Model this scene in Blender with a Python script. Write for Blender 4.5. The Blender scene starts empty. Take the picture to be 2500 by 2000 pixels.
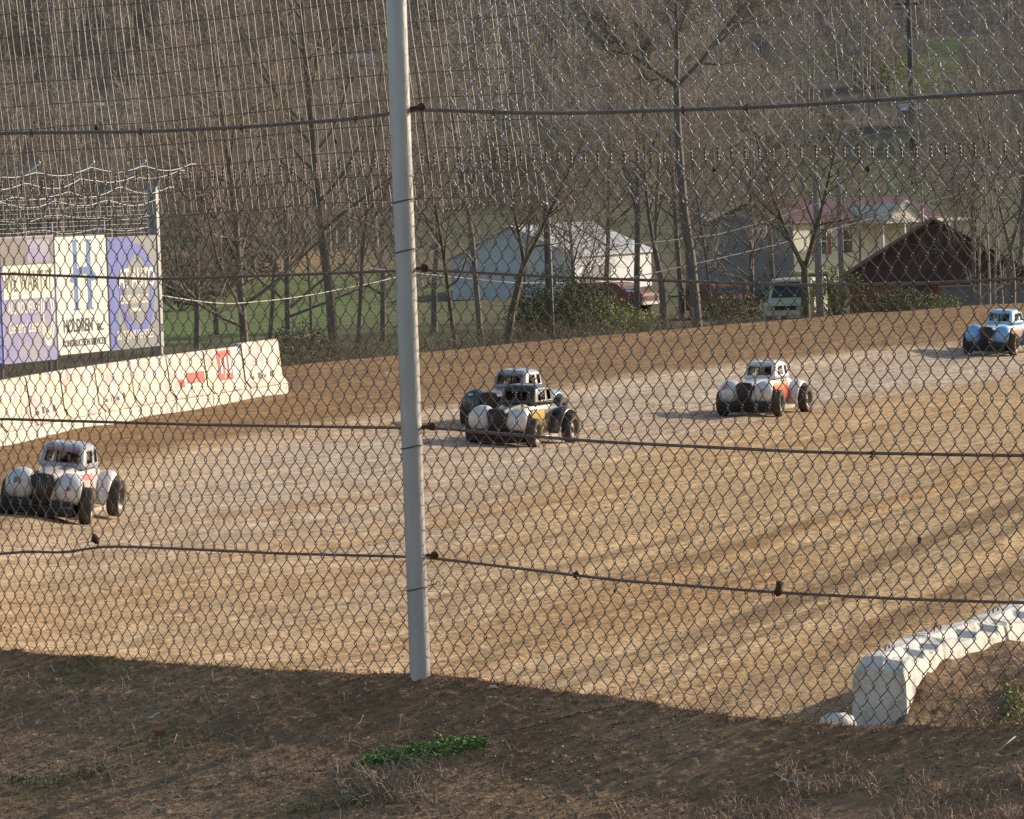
import bpy, math, random
import numpy as np
from mathutils import Vector, Matrix

random.seed(7); rng = np.random.default_rng(7)
C = bpy.context.scene.collection
F = 12500.0; CAMZ = 4.8
PITCH = math.atan(522/12500.0); ROLL = math.radians(2.0)
u0 = np.array([0, math.sin(PITCH), math.cos(PITCH)]); fw = np.array([0, math.cos(PITCH), -math.sin(PITCH)])
x0 = np.array([1.0, 0, 0])
RT = math.cos(ROLL)*x0 - math.sin(ROLL)*u0
UP = math.cos(ROLL)*u0 + math.sin(ROLL)*x0
CAM = np.array([0, 0, CAMZ])
def ray(px, py):
    d = fw + RT*((px-1250)/F) - UP*((py-1000)/F)
    return d/d[1]                     # unit forward step
def P(px, py, Z): return CAM + ray(px, py)*Z

# ---------------------------------------------------------------- noise
def _h(ix, iy, s):
    n = (ix*374761393 + iy*668265263 + s*1442695041) & 0xFFFFFFFF
    n = ((n ^ (n >> 13))*1274126177) & 0xFFFFFFFF
    return ((n ^ (n >> 16)) & 0xFFFFFF)/float(0xFFFFFF)
def vnoise(x, y, s=0):
    x = np.asarray(x, float); y = np.asarray(y, float)
    ix = np.floor(x).astype(np.int64); iy = np.floor(y).astype(np.int64)
    fx = x-ix; fy = y-iy; fx = fx*fx*(3-2*fx); fy = fy*fy*(3-2*fy)
    return (_h(ix, iy, s)*(1-fx)+_h(ix+1, iy, s)*fx)*(1-fy)+(_h(ix, iy+1, s)*(1-fx)+_h(ix+1, iy+1, s)*fx)*fy
def fbm(x, y, o=4, s=0):
    t = 0; a = .5
    for i in range(o):
        t = t + a*(vnoise(x*2**i, y*2**i, s+i)*2-1); a *= .5
    return t

# ---------------------------------------------------------------- terrain (z relative to the track plane)
CX, CY = 111.0, 71.0
FX0, FY0, FDX, FDY = -1.6, 16.0, .695, -.719          # fence line: start and direction
def fence_d(x, y): return (FX0-x)*.719 + (FY0-y)*.695  # >0 on the camera's side
def Htrack(x, y):
    r = np.hypot(x-CX, y-CY)
    z = np.interp(r, [60, 100, 106, 109, 113, 117, 120.5, 123, 123.7, 126, 130], [-4.3, -4.7, -4.9, -4.95, -4.85, -4.5, -3.88, -3.6, -3.62, -4.5, -4.8])
    return z + CAMZ
def Hvalley(x, y):
    z = np.interp(y, [120, 150, 230, 300, 340, 420, 480, 560, 700, 900, 1600], [-4.7, -4.8, -5.9, -6.0, -4.6, -.5, 3.5, 14, 34, 66, 110])
    x = np.asarray(x, float)
    far = np.clip((y-300)/200, 0, 1)
    z = z + fbm(x*.02, y*.02, 3, 5)*5*far + fbm(x*.08, y*.08, 3, 9)*.35
    return z + CAMZ
def fpix0(px, py):
    r = ray(px, py); t = (.719*FX0+.695*FY0)/(.719*r[0]+.695)
    return (r[0]*t-FX0)*FDX + (t-FY0)*FDY, r[2]*t
CREST = [fpix0(*q) for q in ((-300, 1575), (0, 1590), (250, 1606), (480, 1625), (800, 1640), (1040, 1645), (1250, 1672), (1500, 1700), (1750, 1740), (1950, 1758), (2150, 1772), (2500, 1766), (2800, 1760))]
CU = np.array([c[0] for c in CREST]); CZ = np.array([c[1] for c in CREST])
def Hberm(x, y):
    d = fence_d(x, y); u = (x-FX0)*FDX+(y-FY0)*FDY; zc = np.interp(u, CU, CZ)
    z = np.where(d >= 0, zc - .31*np.minimum(d, .5) - .19*np.clip(d-.5, 0, 3), zc + d*.85 - .12*np.minimum(-d, .5))
    return z + CAMZ
def H(x, y):
    x = np.asarray(x, float); y = np.asarray(y, float)
    r = np.hypot(x-CX, y-CY)
    z = np.where(r < 123.8, Htrack(x, y), Hvalley(x, y))
    return np.where(y < 40, np.maximum(z, Hberm(x, y)), z)
def hit(px, py, z0=30, z1=1200):
    d = ray(px, py); t = np.arange(z0, z1, .25)
    pz = CAM[2]+d[2]*t; g = H(d[0]*t, d[1]*t)
    k = np.where(pz <= g)[0]
    t = t[k[0]] if len(k) else z1
    return np.array([d[0]*t, t, float(H(d[0]*t, t))])
def on_ground(px, Y):
    """point of the ground at depth Y that lies under pixel column px"""
    x = (px-1250)/F*Y
    for _ in range(3):
        z = float(H(x, Y)); v = np.array([x, Y, z])-CAM
        cy = v@fw; py = 1000 - F*(v@UP)/cy
        x = (CAM + ray(px, py)*Y)[0]
    return np.array([x, Y, float(H(x, Y))])

# ---------------------------------------------------------------- materials
def mat(name, c1, c2=None, scale=5, rough=.8, metal=0, bump=0, bscale=None, coords='Object', attr=False, detail=6,
        stretch=(1, 1, 1), coat=0, ramp=(.35, .65), spec=.5):
    m = bpy.data.materials.new(name); m.use_nodes = True
    nt = m.node_tree; b = nt.nodes['Principled BSDF']
    b.inputs['Roughness'].default_value = rough; b.inputs['Metallic'].default_value = metal
    b.inputs['Coat Weight'].default_value = coat; b.inputs['Specular IOR Level'].default_value = spec
    c1 = (*c1, 1) if len(c1) == 3 else c1
    b.inputs['Base Color'].default_value = c1
    tc = nt.nodes.new('ShaderNodeTexCoord'); mp = nt.nodes.new('ShaderNodeMapping'); mp.inputs['Scale'].default_value = stretch
    nt.links.new(tc.outputs[coords], mp.inputs['Vector'])
    col = None
    if c2 is not None:
        n = nt.nodes.new('ShaderNodeTexNoise'); n.inputs['Scale'].default_value = scale; n.inputs['Detail'].default_value = detail
        n.inputs['Roughness'].default_value = .65
        nt.links.new(mp.outputs[0], n.inputs['Vector'])
        r = nt.nodes.new('ShaderNodeValToRGB'); r.color_ramp.elements[0].position = ramp[0]; r.color_ramp.elements[1].position = ramp[1]
        r.color_ramp.elements[0].color = c1; r.color_ramp.elements[1].color = (*c2, 1)
        nt.links.new(n.outputs['Fac'], r.inputs['Fac']); col = r.outputs['Color']
    if attr:
        a = nt.nodes.new('ShaderNodeVertexColor'); a.layer_name = 'Col'
        if col is None: col = a.outputs['Color']
        else:
            mx = nt.nodes.new('ShaderNodeMix'); mx.data_type = 'RGBA'; mx.blend_type = 'MULTIPLY'; mx.inputs[0].default_value = 1
            nt.links.new(a.outputs['Color'], mx.inputs[6]); nt.links.new(col, mx.inputs[7]); col = mx.outputs[2]
    if col is not None: nt.links.new(col, b.inputs['Base Color'])
    if bump:
        n2 = nt.nodes.new('ShaderNodeTexNoise'); n2.inputs['Scale'].default_value = bscale or scale*3; n2.inputs['Detail'].default_value = 5
        nt.links.new(mp.outputs[0], n2.inputs['Vector'])
        bp = nt.nodes.new('ShaderNodeBump'); bp.inputs['Strength'].default_value = min(1, bump); bp.inputs['Distance'].default_value = .02*max(1, bump)
        nt.links.new(n2.outputs['Fac'], bp.inputs['Height']); nt.links.new(bp.outputs[0], b.inputs['Normal'])
    return m

# ---------------------------------------------------------------- mesh helpers
def tag(o, label=None, cat=None, group=None, kind=None):
    if label: o['label'] = label
    if cat: o['category'] = cat
    if group: o['group'] = group
    if kind: o['kind'] = kind
    return o
def empty(name, loc=(0, 0, 0), rz=0, label=None, cat=None, group=None):
    o = bpy.data.objects.new(name, None); C.objects.link(o); o.location = loc; o.rotation_euler = (0, 0, rz)
    o.empty_display_size = .2
    return tag(o, label, cat, group)
def npmesh(name, V, Q=None, T=None, smooth=True, col=None, uv=None):
    me = bpy.data.meshes.new(name)
    V = np.asarray(V, np.float32); nq = 0 if Q is None else len(Q); ntr = 0 if T is None else len(T)
    idx = []
    if nq: idx.append(np.asarray(Q, np.int32).ravel())
    if ntr: idx.append(np.asarray(T, np.int32).ravel())
    idx = np.concatenate(idx); tot = np.concatenate([np.full(nq, 4, np.int32), np.full(ntr, 3, np.int32)])
    st = np.concatenate([[0], np.cumsum(tot)[:-1]]).astype(np.int32)
    me.vertices.add(len(V)); me.vertices.foreach_set('co', V.ravel())
    me.loops.add(len(idx)); me.loops.foreach_set('vertex_index', idx)
    me.polygons.add(len(tot)); me.polygons.foreach_set('loop_start', st)
    me.polygons.foreach_set('use_smooth', np.full(len(tot), smooth))
    if col is not None:
        a = me.color_attributes.new('Col', 'FLOAT_COLOR', 'POINT')
        a.data.foreach_set('color', np.concatenate([col, np.ones((len(col), 1))], 1).astype(np.float32).ravel())
    if uv is not None:
        l = me.uv_layers.new(name='UVMap'); l.data.foreach_set('uv', np.asarray(uv, np.float32)[idx].ravel())
    me.update(calc_edges=True); me.validate()
    return me
def link(name, me, m=None, parent=None):
    o = bpy.data.objects.new(name, me); C.objects.link(o)
    if m is not None and not me.materials: me.materials.append(m)
    if parent is not None: o.parent = parent
    return o
def grid(xs, ys, zf):
    X, Y = np.meshgrid(xs, ys); Z = zf(X, Y); V = np.stack([X, Y, Z], -1).reshape(-1, 3)
    n = len(xs); m = len(ys); i = np.arange((m-1)*(n-1)); r = i//(n-1); c = i % (n-1); a = r*n+c
    return V, np.stack([a, a+1, a+n+1, a+n], 1)
class MB:
    """collects vertices and faces for one mesh"""
    def __init__(s): s.V = []; s.Fc = []; s.n = 0
    def add(s, vs, fs):
        s.V += [tuple(v) for v in vs]; s.Fc += [tuple(i+s.n for i in f) for f in fs]; s.n = len(s.V); return s
    def box(s, x0, x1, y0, y1, z0, z1, M=None):
        vs = [(x, y, z) for x in (x0, x1) for y in (y0, y1) for z in (z0, z1)]
        if M is not None: vs = [tuple(M @ Vector(v)) for v in vs]
        return s.add(vs, [(0, 1, 3, 2), (4, 6, 7, 5), (0, 4, 5, 1), (2, 3, 7, 6), (0, 2, 6, 4), (1, 5, 7, 3)])
    def tube(s, pts, r, n=6, cap=True):
        pts = [Vector(p) for p in pts]; rr = r if isinstance(r, (list, tuple)) else [r]*len(pts)
        vs = []; ref = Vector((0, 0, 1))
        for i, p in enumerate(pts):
            t = (pts[min(i+1, len(pts)-1)]-pts[max(i-1, 0)]).normalized()
            if abs(t.dot(ref)) > .95: ref = Vector((1, 0, 0)) if abs(t.x) < .9 else Vector((0, 1, 0))
            a = t.cross(ref).normalized(); b = t.cross(a)
            for k in range(n):
                q = 2*math.pi*k/n; vs.append(p + a*(math.cos(q)*rr[i]) + b*(math.sin(q)*rr[i]))
        fs = [(i*n+k, i*n+(k+1) % n, (i+1)*n+(k+1) % n, (i+1)*n+k) for i in range(len(pts)-1) for k in range(n)]
        if cap: fs += [tuple(range(n))[::-1], tuple(range((len(pts)-1)*n, len(pts)*n))]
        return s.add(vs, fs)
    def loft(s, rings, cap=True, skip=None):
        n = len(rings[0]); vs = [v for r in rings for v in r]
        fs = [(i*n+k, i*n+(k+1) % n, (i+1)*n+(k+1) % n, (i+1)*n+k) for i in range(len(rings)-1) for k in range(n) if not (skip and skip(i, k))]
        if cap: fs += [tuple(range(n))[::-1], tuple(range((len(rings)-1)*n, len(rings)*n))]
        return s.add(vs, fs)
    def lathe(s, prof, n=28, axis='x', c=(0, 0, 0)):
        rings = []
        for (a, r) in prof:
            if axis == 'x': rings.append([(c[0]+a, c[1]+r*math.cos(2*math.pi*k/n), c[2]+r*math.sin(2*math.pi*k/n)) for k in range(n)])
            else: rings.append([(c[0]+r*math.cos(2*math.pi*k/n), c[1]+r*math.sin(2*math.pi*k/n), c[2]+a) for k in range(n)])
        return s.loft(rings, cap=False)
    def build(s, name, m, parent=None, smooth=True, loc=None, mods=()):
        me = bpy.data.meshes.new(name); me.from_pydata(s.V, [], s.Fc); me.update()
        me.polygons.foreach_set('use_smooth', [smooth]*len(me.polygons))
        o = link(name, me, m, parent)
        if loc is not None: o.location = loc
        for k, v in mods:
            md = o.modifiers.new(k, k)
            for a, b in v.items(): setattr(md, a, b)
        return o
def ntubes(polys, radii, n=4):
    """numpy tubes: polys (N,K,3) all same length; radii (N,K)"""
    Pp = np.asarray(polys, float); N, K, _ = Pp.shape; R = np.broadcast_to(np.asarray(radii, float), (N, K))
    t = np.empty_like(Pp); t[:, 1:-1] = Pp[:, 2:]-Pp[:, :-2]; t[:, 0] = Pp[:, 1]-Pp[:, 0]; t[:, -1] = Pp[:, -1]-Pp[:, -2]
    t /= np.linalg.norm(t, axis=2, keepdims=True)+1e-9
    ref = np.zeros_like(t); vert = np.abs(t.mean(1)[:, 2]) > .8
    ref[vert, :, 1] = 1; ref[~vert, :, 2] = 1
    a = np.cross(t, ref); a /= np.linalg.norm(a, axis=2, keepdims=True)+1e-9; b = np.cross(t, a)
    q = 2*np.pi*np.arange(n)/n
    V = Pp[:, :, None]+R[:, :, None, None]*(a[:, :, None]*np.cos(q)[None, None, :, None]+b[:, :, None]*np.sin(q)[None, None, :, None])
    i = np.arange(N)[:, None, None]*K*n; j = np.arange(K-1)[None, :, None]*n; k = np.arange(n)[None, None, :]; k2 = (k+1) % n
    Q = np.stack([i+j+k, i+j+k2, i+j+n+k2, i+j+n+k], -1).reshape(-1, 4)
    return V.reshape(-1, 3), Q
def merge(parts):
    Vs = []; Qs = []; n = 0
    for V, Q in parts:
        Vs.append(V); Qs.append(Q+n); n += len(V)
    return np.concatenate(Vs), np.concatenate(Qs)
def copy_tree(o, parent=None):
    c = o.copy(); C.objects.link(c)
    if parent: c.parent = parent
    for ch in list(o.children): copy_tree(ch, c)
    return c
def spaced(a, b, n, dense=None):
    return np.linspace(a, b, n)

# ---------------------------------------------------------------- camera, light
cam = bpy.data.cameras.new('camera'); co = bpy.data.objects.new('camera', cam); C.objects.link(co)
M = Matrix(((RT[0], UP[0], -fw[0], CAM[0]), (RT[1], UP[1], -fw[1], CAM[1]), (RT[2], UP[2], -fw[2], CAM[2]), (0, 0, 0, 1)))
co.matrix_world = M; cam.sensor_width = 36; cam.lens = 36*F/2500; cam.clip_end = 4000; cam.clip_start = .5
sc = bpy.context.scene; sc.camera = co
SUN_EL = math.radians(19.5); PHI = math.radians(31)
sd = Vector((math.cos(SUN_EL)*math.cos(PHI), math.cos(SUN_EL)*math.sin(PHI), math.sin(SUN_EL)))
sl = bpy.data.lights.new('sun', 'SUN'); sl.energy = 5.0; sl.angle = math.radians(.6); sl.color = (1, .87, .70)
so = bpy.data.objects.new('sun', sl); C.objects.link(so); so.rotation_euler = sd.to_track_quat('Z', 'Y').to_euler(); so.location = (60, 40, 60)
w = bpy.data.worlds.new('World'); sc.world = w; w.use_nodes = True
nt = w.node_tree; bg = nt.nodes['Background']; sk = nt.nodes.new('ShaderNodeTexSky'); sk.sky_type = 'NISHITA'; sk.sun_disc = False
sk.sun_elevation = SUN_EL; sk.sun_rotation = math.radians(90)-PHI; sk.air_density = 1.2; sk.dust_density = 1.5
nt.links.new(sk.outputs[0], bg.inputs[0]); bg.inputs[1].default_value = .145
sc.view_settings.view_transform = 'Standard'; sc.view_settings.look = 'None'; sc.view_settings.exposure = 0
sc.cycles.max_bounces = 5; sc.cycles.diffuse_bounces = 2; sc.cycles.glossy_bounces = 2; sc.cycles.transparent_max_bounces = 8

# ---------------------------------------------------------------- ground sheets
# berm
m_berm = mat('berm_soil', (.95, .95, .95), (.42, .38, .35), 34, rough=1, bump=.45, bscale=80, attr=True, ramp=(.3, .7), spec=.1)
def berm_z(X, Y):
    d = fence_d(X, Y); z = Hberm(X, Y)
    amp = np.where(np.abs(d) < 6, 1, .4)
    z = z + fbm(X*1.1, Y*1.1, 2, 3)*.014*amp + fbm(X*7, Y*7, 4, 11)*.0065*amp
    cl = vnoise(X*38, Y*38, 21); z = z + np.where(cl > .68, (cl-.68)*.022, 0)*amp
    z = np.minimum(z, np.where(d < -.12, CAMZ-1.42+(d+.12)*.8, 99))
    return np.where(d < -4.8, z-.4, z)
def berm_uv(du, dd):
    x = FX0+du*FDX - dd*.719; y = FY0+du*FDY - dd*.695; return x, y
us = np.concatenate([np.linspace(-60, -3, 40), np.linspace(-2.9, -.31, 60), np.linspace(-.3, 4.9, 560), np.linspace(5, 8, 60), np.linspace(8.4, 70, 40)])
ds = np.concatenate([np.linspace(60, 4.2, 30), np.linspace(4, 2.4, 40), np.linspace(2.38, -.4, 330), np.linspace(-.44, -6.5, 40)])
Ug, Dg = np.meshgrid(us, ds); X, Y = berm_uv(Ug, Dg); Z = berm_z(X, Y)
V = np.stack([X, Y, Z], -1).reshape(-1, 3); n_ = len(us); i = np.arange((len(ds)-1)*(n_-1)); a = (i//(n_-1))*n_+i % (n_-1)
Q = np.stack([a, a+1, a+n_+1, a+n_], 1)
xx, yy = V[:, 0], V[:, 1]
base = np.array([.36, .225, .13]); k = np.clip(.5+fbm(xx*2.2, yy*2.2, 4, 31)*.9, 0, 1)[:, None]
col = base*(1-k)+np.array([.52, .35, .21])*k
g = (np.clip(fbm(xx*3+3, yy*3, 4, 77)*2.2-.1, 0, 1)*np.clip((-.1-xx)/.6, 0, 1))[:, None]
col = col*(1-.5*g)+np.array([.15, .16, .07])*.5*g
link('dirt_berm', npmesh('dirt_berm', V, Q, col=col), m_berm)['kind'] = 'structure'

# track (polar sheet)
rs = np.concatenate([np.linspace(60, 100, 20), np.linspace(100.5, 124.0, 170)]); ang = np.concatenate([np.linspace(math.radians(100), math.radians(150), 40), np.linspace(math.radians(150.2), math.radians(205), 520)])
Rg, Ag = np.meshgrid(rs, ang); X = CX+Rg*np.cos(Ag); Y = CY+Rg*np.sin(Ag); S = Ag*115
Yd = Y-60; QQ = X-.29*Yd-.0012*Yd**2
Z = Htrack(X, Y) + fbm(QQ*1.5, Y*.07, 3, 41)*.07 + fbm(QQ*4.5, Y*.16, 3, 43)*.035 + fbm(Rg*5, S*5, 2, 47)*.01
XB = np.interp(Y, [0, 45, 46.9, 48.6, 50.6, 52.2, 54, 56, 62], [3.3, 3.45, 3.93, 4.63, 5.3, 5.9, 6.8, 9, 60]); inn = np.clip((X-XB+.3)/.2, 0, 1); Z = Z + inn*(fbm(X*1.3, Y*1.3, 4, 51)*.16+.14+.36*np.clip((Y-44.6)/1.2, 0, 1))
V = np.stack([X, Y, Z], -1).reshape(-1, 3); n_ = len(rs); i = np.arange((len(ang)-1)*(n_-1)); a = (i//(n_-1))*n_+i % (n_-1)
Q = np.stack([a, a+n_, a+n_+1, a+1], 1)
rr = Rg.ravel(); ss = S.ravel(); qq = QQ.ravel(); yq = Y.ravel(); xx, yy = V[:, 0], V[:, 1]
tan = np.array([.60, .42, .235]); dust = np.array([.56, .465, .38]); wet_and_shadow = np.array([.25, .16, .088]); ora = np.array([.47, .28, .125])
k1 = np.clip(np.interp(rr, [108.5, 110.5, 113, 117, 119, 124], [0, .05, .85, .95, .2, 0]) + fbm(rr*.5, ss*.04, 3, 61)*.4, 0, 1)[:, None]*np.interp(yq, [50, 68, 92], [.2, .55, 1])[:, None]
col = tan*(1-k1)+dust*k1
k2 = np.clip(fbm(qq*1.3, yq*.05, 4, 63)*2.6-.1, 0, 1)[:, None]*np.interp(rr, [106, 112, 118], [.9, .6, .3])[:, None]; col = col*(1-k2)+ora*k2
edge = 118.0 + .5*fbm(ss*.08, ss*0, 3, 65)
k3 = np.clip((rr-edge)/.6, 0, 1)[:, None]*.92; col = col*(1-k3)+wet_and_shadow*k3*1.0
k4 = (np.clip(fbm(qq*1.9, yq*.05, 4, 67)*4.2-.35, 0, 1)*np.interp(qq+(yq-60)*.02, [-4, 0, 3, 20], [.25, .6, 1, 1])*np.interp(yq, [40, 85, 110], [1, .9, .2]))[:, None]*.88; col = col*(1-k4)+np.array([.30, .185, .095])*k4
k7 = (np.clip(fbm(qq*6, yq*.10, 3, 73)*4-.3, 0, 1)*np.interp(qq, [-4, 3], [.3, 1]))[:, None]*.75; col = col*(1-k7)+np.array([.33, .21, .11])*k7
k6_shadow = (np.clip((X-XB+3.6)/2.4, 0, 1)*np.clip((64-Y)/6, 0, 1)).ravel()[:, None]*.62; col = col*(1-k6_shadow)+wet_and_shadow*.9*k6_shadow  # dark clay streak, with the barrier's cast shadow painted into the colour
k5 = inn.ravel()[:, None]; gr = np.clip(fbm(xx*.5, yy*.5, 4, 69)*3, 0, 1)[:, None]
col = col*(1-k5)+(np.array([.27, .18, .11])*(1-gr)+np.array([.22, .21, .09])*gr)*k5
m_track = mat('track_clay', (1.12, 1.12, 1.12), (.66, .61, .56), 26, rough=1, bump=0, coords='UV', attr=True, stretch=(2.2, .32, 1), ramp=(.38, .64), spec=.1, detail=8)
def add_clods(m, s1, s2, dark):
    nt = m.node_tree; b = nt.nodes['Principled BSDF']; src = b.inputs['Base Color'].links[0].from_socket
    tc = nt.nodes.new('ShaderNodeTexCoord'); n = nt.nodes.new('ShaderNodeTexNoise'); n.inputs['Scale'].default_value = s1; n.inputs['Detail'].default_value = 5; n.inputs['Roughness'].default_value = .7
    mp = nt.nodes.new('ShaderNodeMapping'); mp.inputs['Scale'].default_value = (1, .75, 1); nt.links.new(tc.outputs['UV'], mp.inputs[0]); nt.links.new(mp.outputs[0], n.inputs['Vector'])
    r = nt.nodes.new('ShaderNodeValToRGB'); r.color_ramp.elements[0].position = .55; r.color_ramp.elements[1].position = .64; r.color_ramp.elements[0].color = (1, 1, 1, 1); r.color_ramp.elements[1].color = (*dark, 1)
    e = r.color_ramp.elements.new(.40); e.color = (1.12, 1.1, 1.05, 1); nt.links.new(n.outputs['Fac'], r.inputs[0])
    mx = nt.nodes.new('ShaderNodeMix'); mx.data_type = 'RGBA'; mx.blend_type = 'MULTIPLY'; mx.inputs[0].default_value = 1; nt.links.new(src, mx.inputs[6]); nt.links.new(r.outputs[0], mx.inputs[7]); nt.links.new(mx.outputs[2], b.inputs['Base Color'])
    n2 = nt.nodes.new('ShaderNodeTexNoise'); n2.inputs['Scale'].default_value = s2; n2.inputs['Detail'].default_value = 6; nt.links.new(mp.outputs[0], n2.inputs['Vector'])
    bp = nt.nodes.new('ShaderNodeBump'); bp.inputs['Strength'].default_value = 1; bp.inputs['Distance'].default_value = .05; nt.links.new(n2.outputs['Fac'], bp.inputs['Height']); nt.links.new(bp.outputs[0], b.inputs['Normal'])
add_clods(m_track, 75, 90, (.40, .33, .27))
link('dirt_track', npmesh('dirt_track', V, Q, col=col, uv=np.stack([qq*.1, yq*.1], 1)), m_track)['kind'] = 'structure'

# valley and hill
xs = np.concatenate([np.linspace(-500, -110, 30), np.linspace(-105, 105, 210), np.linspace(110, 500, 30)])
ys = np.concatenate([np.linspace(-300, 20, 10), np.linspace(24, 118, 24), np.linspace(120, 700, 330), np.linspace(710, 1600, 40)])
def vz(X, Y):
    r = np.hypot(X-CX, Y-CY); z = Hvalley(X, Y)
    return np.where((r < 123.8) | (Y < 119), np.minimum(z, -1.2)-0.9, z)
V, Q = grid(xs, ys, vz); xx, yy = V[:, 0], V[:, 1]
green = np.array([.145, .165, .09]); br = np.array([.19, .15, .11]); leaf = np.array([.20, .168, .150]); och = np.array([.46, .31, .16])
k = np.clip(.5+fbm(xx*.05, yy*.03, 4, 81)*1.6, 0, 1)[:, None]; col = green*k+br*(1-k)
lw = (np.exp(-((xx+17)/11)**2)*np.exp(-((yy-285)/60)**2))[:, None]; lw = np.clip(lw*2, 0, 1); col = col*(1-lw)+np.array([.19, .24, .10])*lw
rw = (np.exp(-((xx-36)/16)**2)*np.exp(-((yy-440)/40)**2))[:, None]; rw = np.clip(rw*2, 0, 1); col = col*(1-rw)+np.array([.14, .165, .09])*rw
ow = (np.exp(-((xx+22)/10)**2)*np.exp(-((yy-352)/14)**2))[:, None]; ow = np.clip(ow*2.2, 0, 1); col = col*(1-ow)+och*ow
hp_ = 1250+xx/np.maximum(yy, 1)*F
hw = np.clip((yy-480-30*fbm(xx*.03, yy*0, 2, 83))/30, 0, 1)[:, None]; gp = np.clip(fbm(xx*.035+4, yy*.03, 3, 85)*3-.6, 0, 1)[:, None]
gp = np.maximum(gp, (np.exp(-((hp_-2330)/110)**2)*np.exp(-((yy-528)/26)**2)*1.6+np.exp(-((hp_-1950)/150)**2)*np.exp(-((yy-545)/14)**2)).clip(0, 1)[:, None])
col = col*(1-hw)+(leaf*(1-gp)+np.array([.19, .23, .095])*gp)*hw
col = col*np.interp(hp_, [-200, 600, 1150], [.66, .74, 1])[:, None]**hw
m_val = mat('valley_turf', (1.1, 1.1, 1.1), (.6, .58, .55), .8, rough=1, attr=True, detail=10, spec=.05)
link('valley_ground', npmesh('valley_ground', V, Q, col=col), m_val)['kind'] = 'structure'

# ---------------------------------------------------------------- safety fence
def fpt(u, z, d=0.0):
    """u, z (camera-relative), d arrays -> world"""
    u, z, d = np.broadcast_arrays(np.asarray(u, float), z, d)
    return np.stack([FX0+u*FDX-d*.719, FY0+u*FDY-d*.695, z+CAMZ], -1)
def fpix(px, py, d=0.0):
    r = ray(px, py); t = (.719*FX0+.695*FY0-d)/(.719*r[0]+.695)
    x, y = r[0]*t, t; u = (x-FX0+d*.719)*FDX + (y-FY0+d*.695)*FDY
    return u, r[2]*t
m_rust = mat('weathered_wire', (.11, .082, .078), (.23, .19, .18), 30, rough=.5, metal=.35)
m_galv = mat('galvanised_wire', (.44, .46, .50), (.28, .28, .30), 12, rough=.55, metal=.8)
m_woven = mat('woven_wire', (.26, .25, .24), (.15, .135, .13), 14, rough=.45, metal=.6)
m_thin = mat('thin_wire', (.10, .085, .08), (.16, .13, .12), 20, rough=.5, metal=.4)
m_cable = mat('steel_cable', (.21, .195, .185), (.30, .27, .25), 60, rough=.5, metal=.5, bump=1, bscale=150)
m_cable2 = mat('rusty_cable', (.17, .125, .105), (.25, .20, .17), 40, rough=.6, metal=.4)
m_rusty = mat('rusted_bolt', (.12, .055, .035), (.06, .035, .028), 60, rough=.8)
m_post = mat('painted_post', (.50, .50, .51), (.38, .38, .39), 7, rough=.30, metal=.0, spec=1.0, stretch=(3, 3, .6), bump=.2, bscale=20, ramp=(.4, .75))
fence = empty('safety_fence', tuple(fpt(1.75, -1.4)), 0, 'tall wire safety fence with one grey steel post, chain link below and cables across', 'fence')
FL = Vector(fence.location)
def flink(name, V, Q, m, parent=fence):
    V = np.asarray(V)-np.array(FL); me = npmesh(name, V, Q); return link(name, me, m, parent)
def chainlink(ua, ub, ztop, rows, w_, h_, d0, r, seed, jit=.0025, zbot=None):
    r0 = np.random.default_rng(seed); m0 = int(ua/(w_/2)); m1 = int(ub/(w_/2)); ms = np.arange(m0, m1); J = np.arange(rows)
    Mg, Jg = np.meshgrid(ms, J, indexing='ij'); side = ((Jg+Mg) % 2)  # 1 = right extreme
    s = side*2-1.0; X = (Mg+side)*w_/2; Zt = ztop(X); Zk = Zt - Jg*h_/2
    def warp(X, Z):
        return X + .012*fbm(X*1.7, Z*1.5, 3, seed)+.004*fbm(X*9, Z*7, 2, seed+3), Z + .014*fbm(X*1.3+9, Z*1.9, 3, seed+1)+.003*fbm(X*8, Z*9, 2, seed+5)
    X, Zk = warp(X, Zk)
    ex = w_*.075; hz = h_*.125
    jx = r0.normal(0, jit, X.shape)*.35
    pts = []
    for (a, b, c) in ((-.8, 1, 1), (1, .25, .3), (.9, -.25, -.3), (-.8, -1, -1)):
        pts.append(np.stack([X+s*ex*a+jx, Zk+hz*b, d0+s*c*.0032], -1))
    # mid point to the next knot, slightly bowed
    Xn = np.roll(X, -1, 1); Zn = np.roll(Zk, -1, 1); mx = (X+Xn)/2+s*w_*.055+r0.normal(0, jit*.5, X.shape); mz = (Zk+Zn)/2
    pts.append(np.stack([mx, mz, np.full_like(mx, d0)], -1))
    A = np.stack(pts, 2)                                 # wires, rows, 5, 3
    A = A.reshape(len(ms), rows*5, 3)[:, :-1]
    d = A[..., 2] + .03*fbm(A[..., 0]*.8, A[..., 1]*.8, 2, seed+8)
    return fpt(A[..., 0], A[..., 1], d), X, Zk, ms
U = lambda px, py: fpix(px, py)[0]
tops = [(-200, 440), (0, 437), (200, 432), (430, 418), (600, 408), (800, 388), (960, 376), (1100, 371), (1500, 372), (2000, 358), (2500, 346), (2700, 344)]
tu = [fpix(*t) for t in tops]; tU = np.array([t[0] for t in tu]); tZ = np.array([t[1] for t in tu])
ztop = lambda u: np.interp(u, tU, tZ)-.032
A, X, Zk, ms = chainlink(-2.0, 6.3, ztop, 43, .0505, .0725, 0, .0019, 101)
VQ1 = ntubes(A, .00172, 4)
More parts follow.
